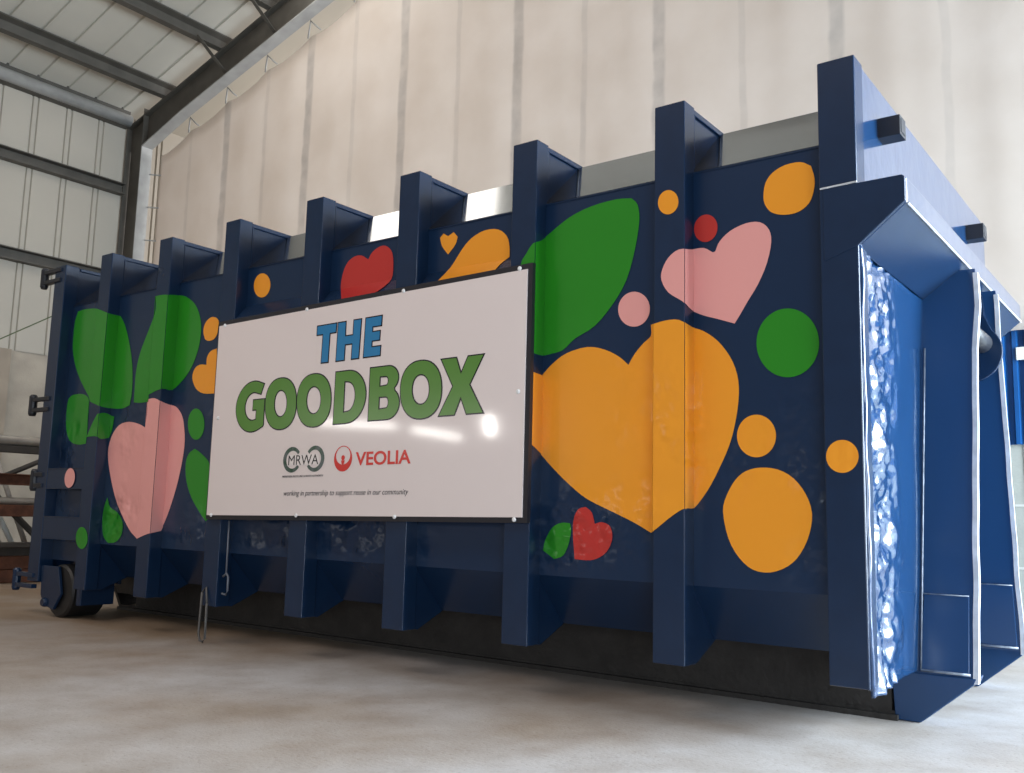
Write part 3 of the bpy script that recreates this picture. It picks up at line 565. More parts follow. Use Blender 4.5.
  [(0.882,0.0845,1.4727),(0.9046,0.0845,1.4691),(0.9302,0.0845,1.462),(0.9521,0.0845,1.4504),(0.9713,0.0845,1.4363),(0.9877,0.0845,1.4221),(1.001,0.0845,1.4084),(1.0117,0.0845,1.3945),(1.0204,0.0845,1.3811),(1.027,0.0845,1.3694),(1.0317,0.0845,1.3581),(1.0358,0.0845,1.3444),(1.0446,0.0845,1.3134),(1.0544,0.0845,1.2743),(1.0603,0.0845,1.2331),(1.0606,0.0845,1.1927),(1.0571,0.0845,1.1502),(1.0498,0.0845,1.1028),(1.0386,0.0845,1.0479),(1.0236,0.0845,0.9882),(1.0054,0.0845,0.9284),(0.9828,0.0845,0.8679),(0.957,0.0845,0.8073),(0.9319,0.0845,0.754),(0.9092,0.0845,0.7129),(0.8872,0.0845,0.6791),(0.882,0.0845,0.6711)],
  [(0.5967,0.0845,0.5885),(0.7345,0.0845,0.5922),(0.7345,0.0845,1.5091),(0.5967,0.0845,1.3547)],
  [(0.7345,0.0845,0.5922),(0.7345,-0.0025,0.5922),(0.7345,-0.0025,1.5091),(0.7345,0.0845,1.5091)],
 ]),
 ('dot','pink',[
  [(-0.1014,-0.0025,0.9857),(-0.1022,-0.0025,0.9785),(-0.1038,-0.0025,0.9713),(-0.1061,-0.0025,0.9644),(-0.1091,-0.0025,0.9578),(-0.1128,-0.0025,0.9514),(-0.117,-0.0025,0.9456),(-0.1219,-0.0025,0.9402),(-0.1273,-0.0025,0.9353),(-0.1331,-0.0025,0.931),(-0.1394,-0.0025,0.9274),(-0.1461,-0.0025,0.9245),(-0.1529,-0.0025,0.9223),(-0.1599,-0.0025,0.9208),(-0.1672,-0.0025,0.9201),(-0.1744,-0.0025,0.9201),(-0.1816,-0.0025,0.9209),(-0.1887,-0.0025,0.9225),(-0.1955,-0.0025,0.9248),(-0.2021,-0.0025,0.9278),(-0.2084,-0.0025,0.9316),(-0.2143,-0.0025,0.936),(-0.2196,-0.0025,0.9409),(-0.2245,-0.0025,0.9465),(-0.2287,-0.0025,0.9525),(-0.2323,-0.0025,0.9589),(-0.2352,-0.0025,0.9657),(-0.2374,-0.0025,0.9728),(-0.2388,-0.0025,0.98),(-0.2395,-0.0025,0.9874),(-0.2395,-0.0025,0.9948),(-0.2386,-0.0025,1.0021),(-0.237,-0.0025,1.0094),(-0.2347,-0.0025,1.0164),(-0.2317,-0.0025,1.0231),(-0.2279,-0.0025,1.0295),(-0.2236,-0.0025,1.0354),(-0.2186,-0.0025,1.0408),(-0.2131,-0.0025,1.0457),(-0.2072,-0.0025,1.05),(-0.2009,-0.0025,1.0535),(-0.1941,-0.0025,1.0564),(-0.1872,-0.0025,1.0586),(-0.1801,-0.0025,1.06),(-0.1728,-0.0025,1.0606),(-0.1656,-0.0025,1.0605),(-0.1584,-0.0025,1.0596),(-0.1513,-0.0025,1.0579),(-0.1445,-0.0025,1.0555),(-0.138,-0.0025,1.0524),(-0.1318,-0.0025,1.0486),(-0.126,-0.0025,1.0442),(-0.1207,-0.0025,1.0392),(-0.116,-0.0025,1.0336),(-0.1118,-0.0025,1.0277),(-0.1084,-0.0025,1.0213),(-0.1055,-0.0025,1.0145),(-0.1034,-0.0025,1.0075),(-0.102,-0.0025,1.0004),(-0.1013,-0.0025,0.993)],
 ]),
 ('dot','green',[
  [(0.1364,-0.0025,0.5757),(0.1372,-0.0025,0.5679),(0.1373,-0.0025,0.56),(0.1365,-0.0025,0.5524),(0.1348,-0.0025,0.5451),(0.1324,-0.0025,0.5379),(0.1292,-0.0025,0.5313),(0.1252,-0.0025,0.525),(0.1205,-0.0025,0.5193),(0.1153,-0.0025,0.5141),(0.1094,-0.0025,0.5096),(0.1029,-0.0025,0.5058),(0.096,-0.0025,0.5027),(0.0888,-0.0025,0.5004),(0.0811,-0.0025,0.4988),(0.0733,-0.0025,0.4981),(0.0653,-0.0025,0.4982),(0.0573,-0.0025,0.4991),(0.0493,-0.0025,0.5008),(0.0414,-0.0025,0.5033),(0.0337,-0.0025,0.5066),(0.0263,-0.0025,0.5106),(0.0193,-0.0025,0.5153),(0.0127,-0.0025,0.5207),(0.0066,-0.0025,0.5266),(0.0012,-0.0025,0.5331),(-0.0037,-0.0025,0.54),(-0.0078,-0.0025,0.5473),(-0.0111,-0.0025,0.5548),(-0.0137,-0.0025,0.5626),(-0.0154,-0.0025,0.5705),(-0.0163,-0.0025,0.5784),(-0.0164,-0.0025,0.5864),(-0.0156,-0.0025,0.5941),(-0.0139,-0.0025,0.6015),(-0.0114,-0.0025,0.6088),(-0.0082,-0.0025,0.6156),(-0.0041,-0.0025,0.6218),(0.0007,-0.0025,0.6277),(0.0061,-0.0025,0.6328),(0.0121,-0.0025,0.6373),(0.0187,-0.0025,0.6412),(0.0256,-0.0025,0.6442),(0.033,-0.0025,0.6464),(0.0408,-0.0025,0.6479),(0.0486,-0.0025,0.6486),(0.0566,-0.0025,0.6483),(0.0648,-0.0025,0.6473),(0.0727,-0.0025,0.6455),(0.0806,-0.0025,0.6429),(0.0883,-0.0025,0.6395),(0.0956,-0.0025,0.6354),(0.1025,-0.0025,0.6306),(0.109,-0.0025,0.6252),(0.115,-0.0025,0.6192),(0.1203,-0.0025,0.6128),(0.125,-0.0025,0.6059),(0.129,-0.0025,0.5987),(0.1322,-0.0025,0.5912),(0.1347,-0.0025,0.5834)],
 ]),
 ('leaf','green',[
  [(0.1954,0.0845,0.8567),(0.2081,0.0845,0.8341),(0.2208,0.0845,0.8116),(0.2396,0.0845,0.792),(0.2696,0.0845,0.7786),(0.3055,0.0845,0.7681),(0.3385,0.0845,0.7544),(0.3673,0.0845,0.7346),(0.3932,0.0845,0.7116),(0.4109,0.0845,0.6873),(0.4183,0.0845,0.6608),(0.4176,0.0845,0.6328),(0.41,0.0845,0.6078),(0.3948,0.0845,0.5869),(0.3727,0.0845,0.569),(0.3469,0.0845,0.5557),(0.3176,0.0845,0.5492),(0.2846,0.0845,0.5473),(0.2514,0.0845,0.5454),(0.2276,0.0845,0.558),(0.2038,0.0845,0.5707),(0.1846,0.0845,0.5891),(0.1708,0.0845,0.6196),(0.1613,0.0845,0.6567),(0.1557,0.0845,0.6928),(0.1545,0.0845,0.7255),(0.1573,0.0845,0.7572),(0.163,0.0845,0.7862),(0.1719,0.0845,0.8115),(0.1837,0.0845,0.8341)],
 ]),
 ('dot','green',[
  [(1.2591,0.0845,1.3313),(1.2598,0.0845,1.3209),(1.2596,0.0845,1.3105),(1.2584,0.0845,1.3004),(1.2562,0.0845,1.2908),(1.2532,0.0845,1.2815),(1.2493,0.0845,1.2729),(1.2445,0.0845,1.2649),(1.2389,0.0845,1.2577),(1.2326,0.0845,1.2513),(1.2256,0.0845,1.2458),(1.218,0.0845,1.2413),(1.2099,0.0845,1.2377),(1.2014,0.0845,1.2353),(1.1925,0.0845,1.2339),(1.1834,0.0845,1.2336),(1.1742,0.0845,1.2344),(1.1648,0.0845,1.2363),(1.1556,0.0845,1.2393),(1.1466,0.0845,1.2433),(1.1377,0.0845,1.2484),(1.1292,0.0845,1.2544),(1.1212,0.0845,1.2613),(1.1137,0.0845,1.269),(1.1069,0.0845,1.2775),(1.1007,0.0845,1.2865),(1.0953,0.0845,1.2962),(1.0908,0.0845,1.3063),(1.0871,0.0845,1.3166),(1.0844,0.0845,1.3273),(1.0826,0.0845,1.338),(1.0818,0.0845,1.3486),(1.082,0.0845,1.3592),(1.0832,0.0845,1.3695),(1.0854,0.0845,1.3793),(1.0886,0.0845,1.3887),(1.0926,0.0845,1.3975),(1.0975,0.0845,1.4055),(1.1033,0.0845,1.4129),(1.1097,0.0845,1.4193),(1.1168,0.0845,1.4247),(1.1247,0.0845,1.4292),(1.1329,0.0845,1.4327),(1.1415,0.0845,1.435),(1.1506,0.0845,1.4362),(1.1598,0.0845,1.4363),(1.169,0.0845,1.4353),(1.1784,0.0845,1.4332),(1.1876,0.0845,1.4301),(1.1967,0.0845,1.4258),(1.2055,0.0845,1.4206),(1.2138,0.0845,1.4145),(1.2217,0.0845,1.4075),(1.2291,0.0845,1.3996),(1.2357,0.0845,1.3912),(1.2417,0.0845,1.3822),(1.2469,0.0845,1.3725),(1.2513,0.0845,1.3626),(1.2548,0.0845,1.3523),(1.2574,0.0845,1.3418)],
 ]),
 ('leaf','green',[
  [(1.1761,0.0845,1.1761),(1.2007,0.0845,1.1662),(1.2252,0.0845,1.1564),(1.2514,0.0845,1.1423),(1.2863,0.0845,1.1231),(1.3234,0.0845,1.0994),(1.3417,0.0845,1.0745),(1.3417,0.0845,0.7205),(1.3209,0.0845,0.736),(1.3002,0.0845,0.7516),(1.2764,0.0845,0.7713),(1.2447,0.0845,0.7988),(1.209,0.0845,0.8312),(1.1769,0.0845,0.8651),(1.1504,0.0845,0.8997),(1.1277,0.0845,0.9358),(1.11,0.0845,0.972),(1.0981,0.0845,1.0096),(1.0914,0.0845,1.0473),(1.0897,0.0845,1.0802),(1.0933,0.0845,1.1063),(1.102,0.0845,1.1274),(1.1148,0.0845,1.1449),(1.1326,0.0845,1.1578),(1.1544,0.0845,1.167)],
  [(1.464,-0.0025,1.0679),(1.4698,-0.0025,1.06),(1.4859,-0.0025,0.972),(1.4955,-0.0025,0.8574),(1.5051,-0.0025,0.7436),(1.4914,-0.0025,0.7365),(1.4776,-0.0025,0.7295),(1.464,-0.0025,0.7225)],
  [(1.3417,0.0845,0.7205),(1.4615,0.0845,0.7225),(1.4615,0.0845,1.0679),(1.3417,0.0845,1.0745)],
  [(1.4615,0.0845,0.7225),(1.4615,-0.0025,0.7225),(1.4615,-0.0025,1.0679),(1.4615,0.0845,1.0679)],
 ]),
 ('dot','orange',[
  [(1.2746,0.0845,2.0281),(1.2874,0.0845,2.0257),(1.3009,0.0845,2.0218),(1.313,0.0845,2.0163),(1.3231,0.0845,2.0092),(1.3316,0.0845,2.0006),(1.3372,0.0845,1.9906),(1.3387,0.0845,1.9789),(1.3372,0.0845,1.9659),(1.3353,0.0845,1.9524),(1.3346,0.0845,1.9384),(1.3334,0.0845,1.9241),(1.3294,0.0845,1.9108),(1.3215,0.0845,1.8987),(1.3106,0.0845,1.8877),(1.2972,0.0845,1.8794),(1.28,0.0845,1.8746),(1.2602,0.0845,1.8726),(1.2422,0.0845,1.8729),(1.2279,0.0845,1.8764),(1.2155,0.0845,1.8823),(1.203,0.0845,1.8882),(1.1952,0.0845,1.9031),(1.1875,0.0845,1.9181),(1.1822,0.0845,1.9328),(1.1801,0.0845,1.9476),(1.1806,0.0845,1.9621),(1.1836,0.0845,1.9755),(1.1897,0.0845,1.9877),(1.1984,0.0845,1.9987),(1.2082,0.0845,2.008),(1.2195,0.0845,2.0155),(1.2319,0.0845,2.0214),(1.2438,0.0845,2.0256),(1.2541,0.0845,2.0281),(1.2639,0.0845,2.0289)],
 ]),
 ('heart','orange',[
  [(1.3352,0.0845,1.8155),(1.3416,0.0845,1.7656),(1.3417,0.0845,1.5378),(1.3403,0.0845,1.5244),(1.3024,0.0845,1.5254),(1.2642,0.0845,1.5265),(1.2289,0.0845,1.5308),(1.1974,0.0845,1.5391),(1.169,0.0845,1.5507),(1.1445,0.0845,1.5664),(1.123,0.0845,1.5882),(1.1054,0.0845,1.6142),(1.0953,0.0845,1.6389),(1.095,0.0845,1.6614),(1.1022,0.0845,1.6826),(1.1137,0.0845,1.6996),(1.129,0.0845,1.7114),(1.1484,0.0845,1.719),(1.1692,0.0845,1.7233),(1.1912,0.0845,1.7232),(1.2145,0.0845,1.7199),(1.2377,0.0845,1.7165),(1.2371,0.0845,1.7339),(1.2365,0.0845,1.7512),(1.2394,0.0845,1.767),(1.2471,0.0845,1.7808),(1.2582,0.0845,1.7929),(1.2727,0.0845,1.8026),(1.2914,0.0845,1.8086),(1.3133,0.0845,1.8121)],
  [(1.464,-0.0025,1.7422),(1.4702,-0.0025,1.6939),(1.4735,-0.0025,1.6461),(1.4719,-0.0025,1.5993),(1.4673,-0.0025,1.5531),(1.464,-0.0025,1.5201)],
  [(1.3417,0.0845,1.5244),(1.4615,0.0845,1.5201),(1.4615,0.0845,1.7422),(1.3417,0.0845,1.7656)],
  [(1.4615,0.0845,1.5201),(1.4615,-0.0025,1.5201),(1.4615,-0.0025,1.7422),(1.4615,0.0845,1.7422)],
 ]),
 ('dot','orange',[
  [(1.8329,0.0845,2.1611),(1.8322,0.0845,2.1534),(1.8307,0.0845,2.1457),(1.8283,0.0845,2.1385),(1.8252,0.0845,2.1316),(1.8212,0.0845,2.1252),(1.8165,0.0845,2.1194),(1.8111,0.0845,2.1142),(1.8051,0.0845,2.1096),(1.7985,0.0845,2.1057),(1.7915,0.0845,2.1026),(1.7839,0.0845,2.1003),(1.7761,0.0845,2.0988),(1.768,0.0845,2.0981),(1.7597,0.0845,2.0983),(1.7513,0.0845,2.0993),(1.743,0.0845,2.1012),(1.7347,0.0845,2.1039),(1.7266,0.0845,2.1073),(1.7189,0.0845,2.1115),(1.7114,0.0845,2.1165),(1.7045,0.0845,2.1221),(1.6981,0.0845,2.1282),(1.6922,0.0845,2.135),(1.687,0.0845,2.1422),(1.6826,0.0845,2.1497),(1.6789,0.0845,2.1576),(1.676,0.0845,2.1656),(1.674,0.0845,2.1737),(1.6729,0.0845,2.182),(1.6727,0.0845,2.1901),(1.6733,0.0845,2.198),(1.6749,0.0845,2.2058),(1.6773,0.0845,2.2132),(1.6805,0.0845,2.2201),(1.6846,0.0845,2.2266),(1.6894,0.0845,2.2325),(1.6949,0.0845,2.2377),(1.7011,0.0845,2.2424),(1.7078,0.0845,2.2462),(1.715,0.0845,2.2492),(1.7227,0.0845,2.2515),(1.7306,0.0845,2.2529),(1.7388,0.0845,2.2534),(1.7472,0.0845,2.2531),(1.7556,0.0845,2.2519),(1.7639,0.0845,2.2499),(1.7722,0.0845,2.2471),(1.7802,0.0845,2.2435),(1.7879,0.0845,2.2392),(1.7952,0.0845,2.2341),(1.8021,0.0845,2.2285),(1.8083,0.0845,2.2223),(1.8141,0.0845,2.2156),(1.8191,0.0845,2.2084),(1.8234,0.0845,2.201),(1.827,0.0845,2.1932),(1.8297,0.0845,2.1852),(1.8316,0.0845,2.1772),(1.8327,0.0845,2.1691)],
 ]),
 ('heart','red',[
  [(2.5693,-0.0019,1.9666),(2.5407,0.0218,1.9933),(2.4871,0.066,2.0431),(2.4651,0.0851,2.0646),(2.8599,0.0851,2.0646),(2.8618,0.0662,2.0433),(2.8529,0.0469,2.0216),(2.8398,0.0311,2.0038),(2.8264,0.0189,1.9901),(2.8086,0.01,1.98),(2.7816,0.0027,1.9718),(2.7524,-0.0019,1.9667)],
  [(2.4651,0.0845,2.063),(2.4638,0.0845,2.0804),(2.4658,0.0845,2.1086),(2.4707,0.0845,2.1339),(2.4776,0.0845,2.1567),(2.4861,0.0845,2.1773),(2.4966,0.0845,2.1956),(2.5094,0.0845,2.2108),(2.5251,0.0845,2.223),(2.543,0.0845,2.2322),(2.5617,0.0845,2.2383),(2.5809,0.0845,2.2412),(2.6009,0.0845,2.2409),(2.6207,0.0845,2.2373),(2.64,0.0845,2.229),(2.6591,0.0845,2.2173),(2.6782,0.0845,2.2057),(2.6866,0.0845,2.2188),(2.6949,0.0845,2.2319),(2.7072,0.0845,2.2436),(2.7262,0.0845,2.2541),(2.7489,0.0845,2.2631),(2.7704,0.0845,2.2683),(2.7889,0.0845,2.2687),(2.8062,0.0845,2.2653),(2.8221,0.0845,2.2583),(2.8375,0.0845,2.248),(2.8516,0.0845,2.2341),(2.8625,0.0845,2.2163),(2.8694,0.0845,2.1932),(2.8732,0.0845,2.1662),(2.8745,0.0845,2.1396),(2.875,0.0845,2.1139),(2.873,0.0845,2.0886),(2.8637,0.0845,2.0663),(2.8599,0.0845,2.063)],
 ]),
 ('heart','orange',[
  [(3.2688,0.0845,2.1462),(3.2532,0.0845,2.1635),(3.2377,0.0845,2.1808),(3.2251,0.0845,2.1977),(3.2177,0.0845,2.2139),(3.2134,0.0845,2.2297),(3.209,0.0845,2.2454),(3.2172,0.0845,2.252),(3.2254,0.0845,2.2585),(3.2336,0.0845,2.265),(3.2439,0.0845,2.2585),(3.2541,0.0845,2.252),(3.2644,0.0845,2.2455),(3.2771,0.0845,2.2507),(3.2898,0.0845,2.2558),(3.3024,0.0845,2.2609),(3.3119,0.0845,2.251),(3.3214,0.0845,2.2411),(3.3308,0.0845,2.2312),(3.3274,0.0845,2.2186),(3.3239,0.0845,2.2059),(3.3167,0.0845,2.1924),(3.3033,0.0845,2.1776),(3.286,0.0845,2.1619)],
 ]),
 ('leaf','orange',[
  [(3.258,0.0118,1.982),(3.2661,0.0389,2.0126),(3.2742,0.0663,2.0435),(3.2764,0.0851,2.0646),(3.6523,0.0851,2.0646),(3.6438,0.0729,2.0509),(3.6354,0.0597,2.036),(3.6319,0.045,2.0194),(3.6292,0.0302,2.0028),(3.6161,0.0194,1.9907),(3.5768,0.0107,1.9809),(3.5222,0.0044,1.9737),(3.4622,0.0012,1.9701),(3.3986,0.0025,1.9716),(3.329,0.0071,1.9768)],
  [(3.2764,0.0845,2.063),(3.288,0.0845,2.0721),(3.3149,0.0845,2.1008),(3.3395,0.0845,2.1317),(3.363,0.0845,2.1586),(3.3844,0.0845,2.1794),(3.4047,0.0845,2.1963),(3.4274,0.0845,2.2103),(3.4546,0.0845,2.2224),(3.4841,0.0845,2.2316),(3.5135,0.0845,2.2366),(3.5433,0.0845,2.237),(3.573,0.0845,2.2332),(3.5991,0.0845,2.2259),(3.6207,0.0845,2.2143),(3.6387,0.0845,2.1991),(3.6528,0.0845,2.1827),(3.6621,0.0845,2.1655),(3.6675,0.0845,2.147),(3.6711,0.0845,2.1286),(3.6729,0.0845,2.1104),(3.6729,0.0845,2.0921),(3.6728,0.0845,2.0739),(3.6536,0.0845,2.0637)],
 ]),
 ('leaf','green',[
  [(3.8085,-0.0025,1.995),(3.8151,-0.0025,2.0148),(3.8262,-0.0025,2.0288),(3.8383,-0.0025,2.0426),(3.8506,-0.0025,2.0594),(3.8639,-0.0025,2.0759),(3.8784,-0.0025,2.0884),(3.889,-0.0025,2.0916),(3.889,-0.0025,1.5583),(3.8822,-0.0025,1.5611),(3.8606,-0.0025,1.5705),(3.8384,-0.0025,1.5812),(3.816,-0.0025,1.592),(3.8134,-0.0025,1.6741),(3.8109,-0.0025,1.7567),(3.809,-0.0025,1.8311),(3.8072,-0.0025,1.8957),(3.8062,-0.0025,1.9518)],
  [(3.8915,0,2.0916),(3.8915,0.0073,2.0959),(3.8915,0.0313,2.1055),(3.8915,0.057,2.1185),(3.8915,0.0828,2.1369),(3.8915,0.087,2.1401),(3.8915,0.087,1.5591),(3.8915,0.0768,1.5571),(3.8915,0.0481,1.5556),(3.8915,0.0195,1.5568),(3.8915,0,1.5583)],
  [(3.889,0.0845,2.1401),(3.9054,0.0845,2.1499),(3.9289,0.0845,2.1635),(3.9587,0.0845,2.1805),(3.9928,0.0845,2.1996),(4.0289,0.0845,2.2161),(4.0662,0.0845,2.2288),(4.1054,0.0845,2.239),(4.1464,0.0845,2.2468),(4.1916,0.0845,2.2523),(4.2384,0.0845,2.2553),(4.2794,0.0845,2.2562),(4.3108,0.0845,2.2541),(4.3368,0.0845,2.2499),(4.3626,0.0845,2.2456),(4.3739,0.0845,2.2351),(4.3852,0.0845,2.2246),(4.3938,0.0845,2.21),(4.3997,0.0845,2.1892),(4.4032,0.0845,2.1639),(4.4034,0.0845,2.1342),(4.3996,0.0845,2.096),(4.3924,0.0845,2.052),(4.3827,0.0845,2.0066),(4.3708,0.0845,1.9594),(4.3562,0.0845,1.9108),(4.3386,0.0845,1.8662),(4.3174,0.0845,1.8279),(4.293,0.0845,1.7935),(4.2665,0.0845,1.761),(4.2377,0.0845,1.7288),(4.2066,0.0845,1.6985),(4.1742,0.0845,1.6727),(4.1389,0.0845,1.6538),(4.1023,0.0845,1.6395),(4.0695,0.0845,1.625),(4.0439,0.0845,1.6074),(4.0224,0.0845,1.5897),(4.0019,0.0845,1.5761),(3.9815,0.0845,1.5692),(3.962,0.0845,1.5664),(3.9424,0.0845,1.5644),(3.9224,0.0845,1.5612),(3.9022,0.0845,1.5588),(3.889,0.0845,1.5591)],
 ]),
 ('dot','orange',[
  [(4.6403,-0.0025,2.144),(4.6392,-0.0025,2.1386),(4.6375,-0.0025,2.1334),(4.6354,-0.0025,2.1286),(4.6328,-0.0025,2.1241),(4.6297,-0.0025,2.1199),(4.6262,-0.0025,2.1162),(4.6224,-0.0025,2.113),(4.6182,-0.0025,2.1103),(4.6138,-0.0025,2.1081),(4.6092,-0.0025,2.1064),(4.6043,-0.0025,2.1053),(4.5993,-0.0025,2.1049),(4.5943,-0.0025,2.105),(4.5891,-0.0025,2.1057),(4.5841,-0.0025,2.107),(4.5791,-0.0025,2.1089),(4.5743,-0.0025,2.1113),(4.5696,-0.0025,2.1143),(4.5653,-0.0025,2.1178),(4.5611,-0.0025,2.1217),(4.5574,-0.0025,2.1261),(4.554,-0.0025,2.1308),(4.5511,-0.0025,2.1359),(4.5486,-0.0025,2.1412),(4.5466,-0.0025,2.1467),(4.5451,-0.0025,2.1524),(4.5441,-0.0025,2.1581),(4.5436,-0.0025,2.1639),(4.5437,-0.0025,2.1696),(4.5444,-0.0025,2.1752),(4.5455,-0.0025,2.1807),(4.5473,-0.0025,2.1859),(4.5494,-0.0025,2.1908),(4.5521,-0.0025,2.1954),(4.5552,-0.0025,2.1996),(4.5588,-0.0025,2.2033),(4.5626,-0.0025,2.2065),(4.5669,-0.0025,2.2092),(4.5714,-0.0025,2.2114),(4.5761,-0.0025,2.213),(4.5811,-0.0025,2.214),(4.5861,-0.0025,2.2144),(4.5912,-0.0025,2.2142),(4.5963,-0.0025,2.2134),(4.6014,-0.0025,2.212),(4.6063,-0.0025,2.21),(4.6111,-0.0025,2.2075),(4.6157,-0.0025,2.2045),(4.62,-0.0025,2.201),(4.6241,-0.0025,2.197),(4.6278,-0.0025,2.1926),(4.631,-0.0025,2.1879),(4.6339,-0.0025,2.1828),(4.6364,-0.0025,2.1776),(4.6383,-0.0025,2.1721),(4.6397,-0.0025,2.1665),(4.6407,-0.0025,2.1608),(4.6411,-0.0025,2.1551),(4.641,-0.0025,2.1495)],
 ]),
 ('dot','red',[
  [(4.7796,0.0845,2.025),(4.778,0.0845,2.0191),(4.7758,0.0845,2.0135),(4.7731,0.0845,2.0082),(4.7699,0.0845,2.0033),(4.7662,0.0845,1.9988),(4.7621,0.0845,1.9948),(4.7576,0.0845,1.9914),(4.7528,0.0845,1.9885),(4.7477,0.0845,1.9862),(4.7424,0.0845,1.9845),(4.7369,0.0845,1.9835),(4.7313,0.0845,1.9831),(4.7256,0.0845,1.9835),(4.7199,0.0845,1.9844),(4.7143,0.0845,1.986),(4.7089,0.0845,1.9883),(4.7036,0.0845,1.9912),(4.6986,0.0845,1.9946),(4.6939,0.0845,1.9986),(4.6895,0.0845,2.0032),(4.6856,0.0845,2.0081),(4.6821,0.0845,2.0135),(4.6791,0.0845,2.0192),(4.6766,0.0845,2.0252),(4.6748,0.0845,2.0314),(4.6734,0.0845,2.0377),(4.6727,0.0845,2.0441),(4.6725,0.0845,2.0505),(4.673,0.0845,2.0569),(4.6741,0.0845,2.0631),(4.6757,0.0845,2.0691),(4.678,0.0845,2.0748),(4.6807,0.0845,2.0802),(4.684,0.0845,2.0851),(4.6878,0.0845,2.0897),(4.692,0.0845,2.0937),(4.6965,0.0845,2.0971),(4.7015,0.0845,2.1),(4.7067,0.0845,2.1022),(4.712,0.0845,2.1038),(4.7177,0.0845,2.1047),(4.7233,0.0845,2.105),(4.729,0.0845,2.1046),(4.7347,0.0845,2.1035),(4.7402,0.0845,2.1018),(4.7456,0.0845,2.0994),(4.7509,0.0845,2.0964),(4.7558,0.0845,2.0929),(4.7604,0.0845,2.0889),(4.7647,0.0845,2.0843),(4.7686,0.0845,2.0793),(4.7719,0.0845,2.074),(4.7749,0.0845,2.0683),(4.7772,0.0845,2.0624),(4.7791,0.0845,2.0563),(4.7803,0.0845,2.05),(4.781,0.0845,2.0437),(4.7811,0.0845,2.0374),(4.7806,0.0845,2.0311)],
 ]),
 ('heart','pink',[
  [(4.669,-0.0025,1.7056),(4.6613,-0.0025,1.7133),(4.6401,-0.0025,1.728),(4.616,-0.0025,1.743),(4.5954,-0.0025,1.7594),(4.5804,-0.0025,1.7784),(4.569,-0.0025,1.7987),(4.5617,-0.0025,1.8177),(4.5591,-0.0025,1.8338),(4.5605,-0.0025,1.8486),(4.565,-0.0025,1.8638),(4.5723,-0.0025,1.881),(4.5826,-0.0025,1.8986),(4.5951,-0.0025,1.9137),(4.6099,-0.0025,1.9261),(4.627,-0.0025,1.936),(4.6449,-0.0025,1.9418),(4.6635,-0.0025,1.9414),(4.669,-0.0025,1.9401)],
  [(4.6715,0.087,1.6863),(4.6715,0.0672,1.6875),(4.6715,0.0387,1.6936),(4.6715,0.0143,1.7021),(4.6715,-0,1.7056),(4.6715,-0,1.9401),(4.6715,0.0281,1.9459),(4.6715,0.068,1.9549),(4.6715,0.087,1.9607)],
  [(4.8554,0.0845,1.6138),(4.8301,0.0845,1.623),(4.8047,0.0845,1.6323),(4.7804,0.0845,1.6411),(4.758,0.0845,1.6486),(4.7368,0.0845,1.6555),(4.7164,0.0845,1.6631),(4.6963,0.0845,1.6718),(4.677,0.0845,1.6813),(4.669,0.0845,1.6863),(4.669,0.0845,1.9607),(4.6797,0.0845,1.9605),(4.6995,0.0845,1.9607),(4.7174,0.0845,1.9584),(4.7332,0.0845,1.9508),(4.7471,0.0845,1.9407),(4.7579,0.0845,1.9336),(4.7627,0.0845,1.9328),(4.7667,0.0845,1.9338),(4.7708,0.0845,1.9348),(4.7762,0.0845,1.9482),(4.7816,0.0845,1.9616),(4.7902,0.0845,1.9748),(4.8033,0.0845,1.9884),(4.8194,0.0845,2.0017),(4.8382,0.0845,2.0132),(4.8604,0.0845,2.0227),(4.8851,0.0845,2.0303),(4.9087,0.0845,2.0349),(4.9307,0.0845,2.0361),(4.9517,0.0845,2.0342),(4.9699,0.0845,2.029),(4.9851,0.0845,2.0197),(4.9977,0.0845,2.0072),(5.0072,0.0845,1.9927),(5.0135,0.0845,1.9772),(5.0168,0.0845,1.9597),(5.017,0.0845,1.939),(5.0135,0.0845,1.9126),(5.0068,0.0845,1.8826),(4.9979,0.0845,1.8529),(4.9868,0.0845,1.8243),(4.9735,0.0845,1.796),(4.9593,0.0845,1.7693),(4.944,0.0845,1.7447),(4.9277,0.0845,1.7217),(4.9131,0.0845,1.701),(4.9014,0.0845,1.683),(4.8914,0.0845,1.6672),(4.882,0.0845,1.6526),(4.8728,0.0845,1.6389),(4.8641,0.0845,1.6264)],
 ]),
 ('dot','orange',[
  [(4.9863,0.0845,2.1316),(4.9869,0.0845,2.1506),(4.9895,0.0845,2.1717),(4.9947,0.0845,2.1906),(5.0024,0.0845,2.2058),(5.0127,0.0845,2.2188),(5.0254,0.0845,2.2299),(5.0408,0.0845,2.2394),(5.0586,0.0845,2.2471),(5.0779,0.0845,2.2522),(5.0998,0.0845,2.2546),(5.1232,0.0845,2.2546),(5.1439,0.0845,2.2517),(5.1598,0.0845,2.2451),(5.1733,0.0845,2.2357),(5.1866,0.0845,2.2264),(5.1917,0.0845,2.2081),(5.1967,0.0845,2.1899),(5.1998,0.0845,2.1721),(5.2004,0.0845,2.1548),(5.1991,0.0845,2.138),(5.196,0.0845,2.1215),(5.1916,0.0845,2.1047),(5.1854,0.0845,2.0882),(5.1766,0.0845,2.0739),(5.1644,0.0845,2.0619),(5.1496,0.0845,2.0521),(5.1331,0.0845,2.0451),(5.1145,0.0845,2.0414),(5.0942,0.0845,2.0406),(5.0747,0.0845,2.0421),(5.0561,0.0845,2.0461),(5.0382,0.0845,2.0524),(5.0231,0.0845,2.0602),(5.0117,0.0845,2.0695),(5.0032,0.0845,2.0803),(4.9964,0.0845,2.092),(4.9912,0.0845,2.1039),(4.9877,0.0845,2.1167)],
 ]),
 ('dot','pink',[
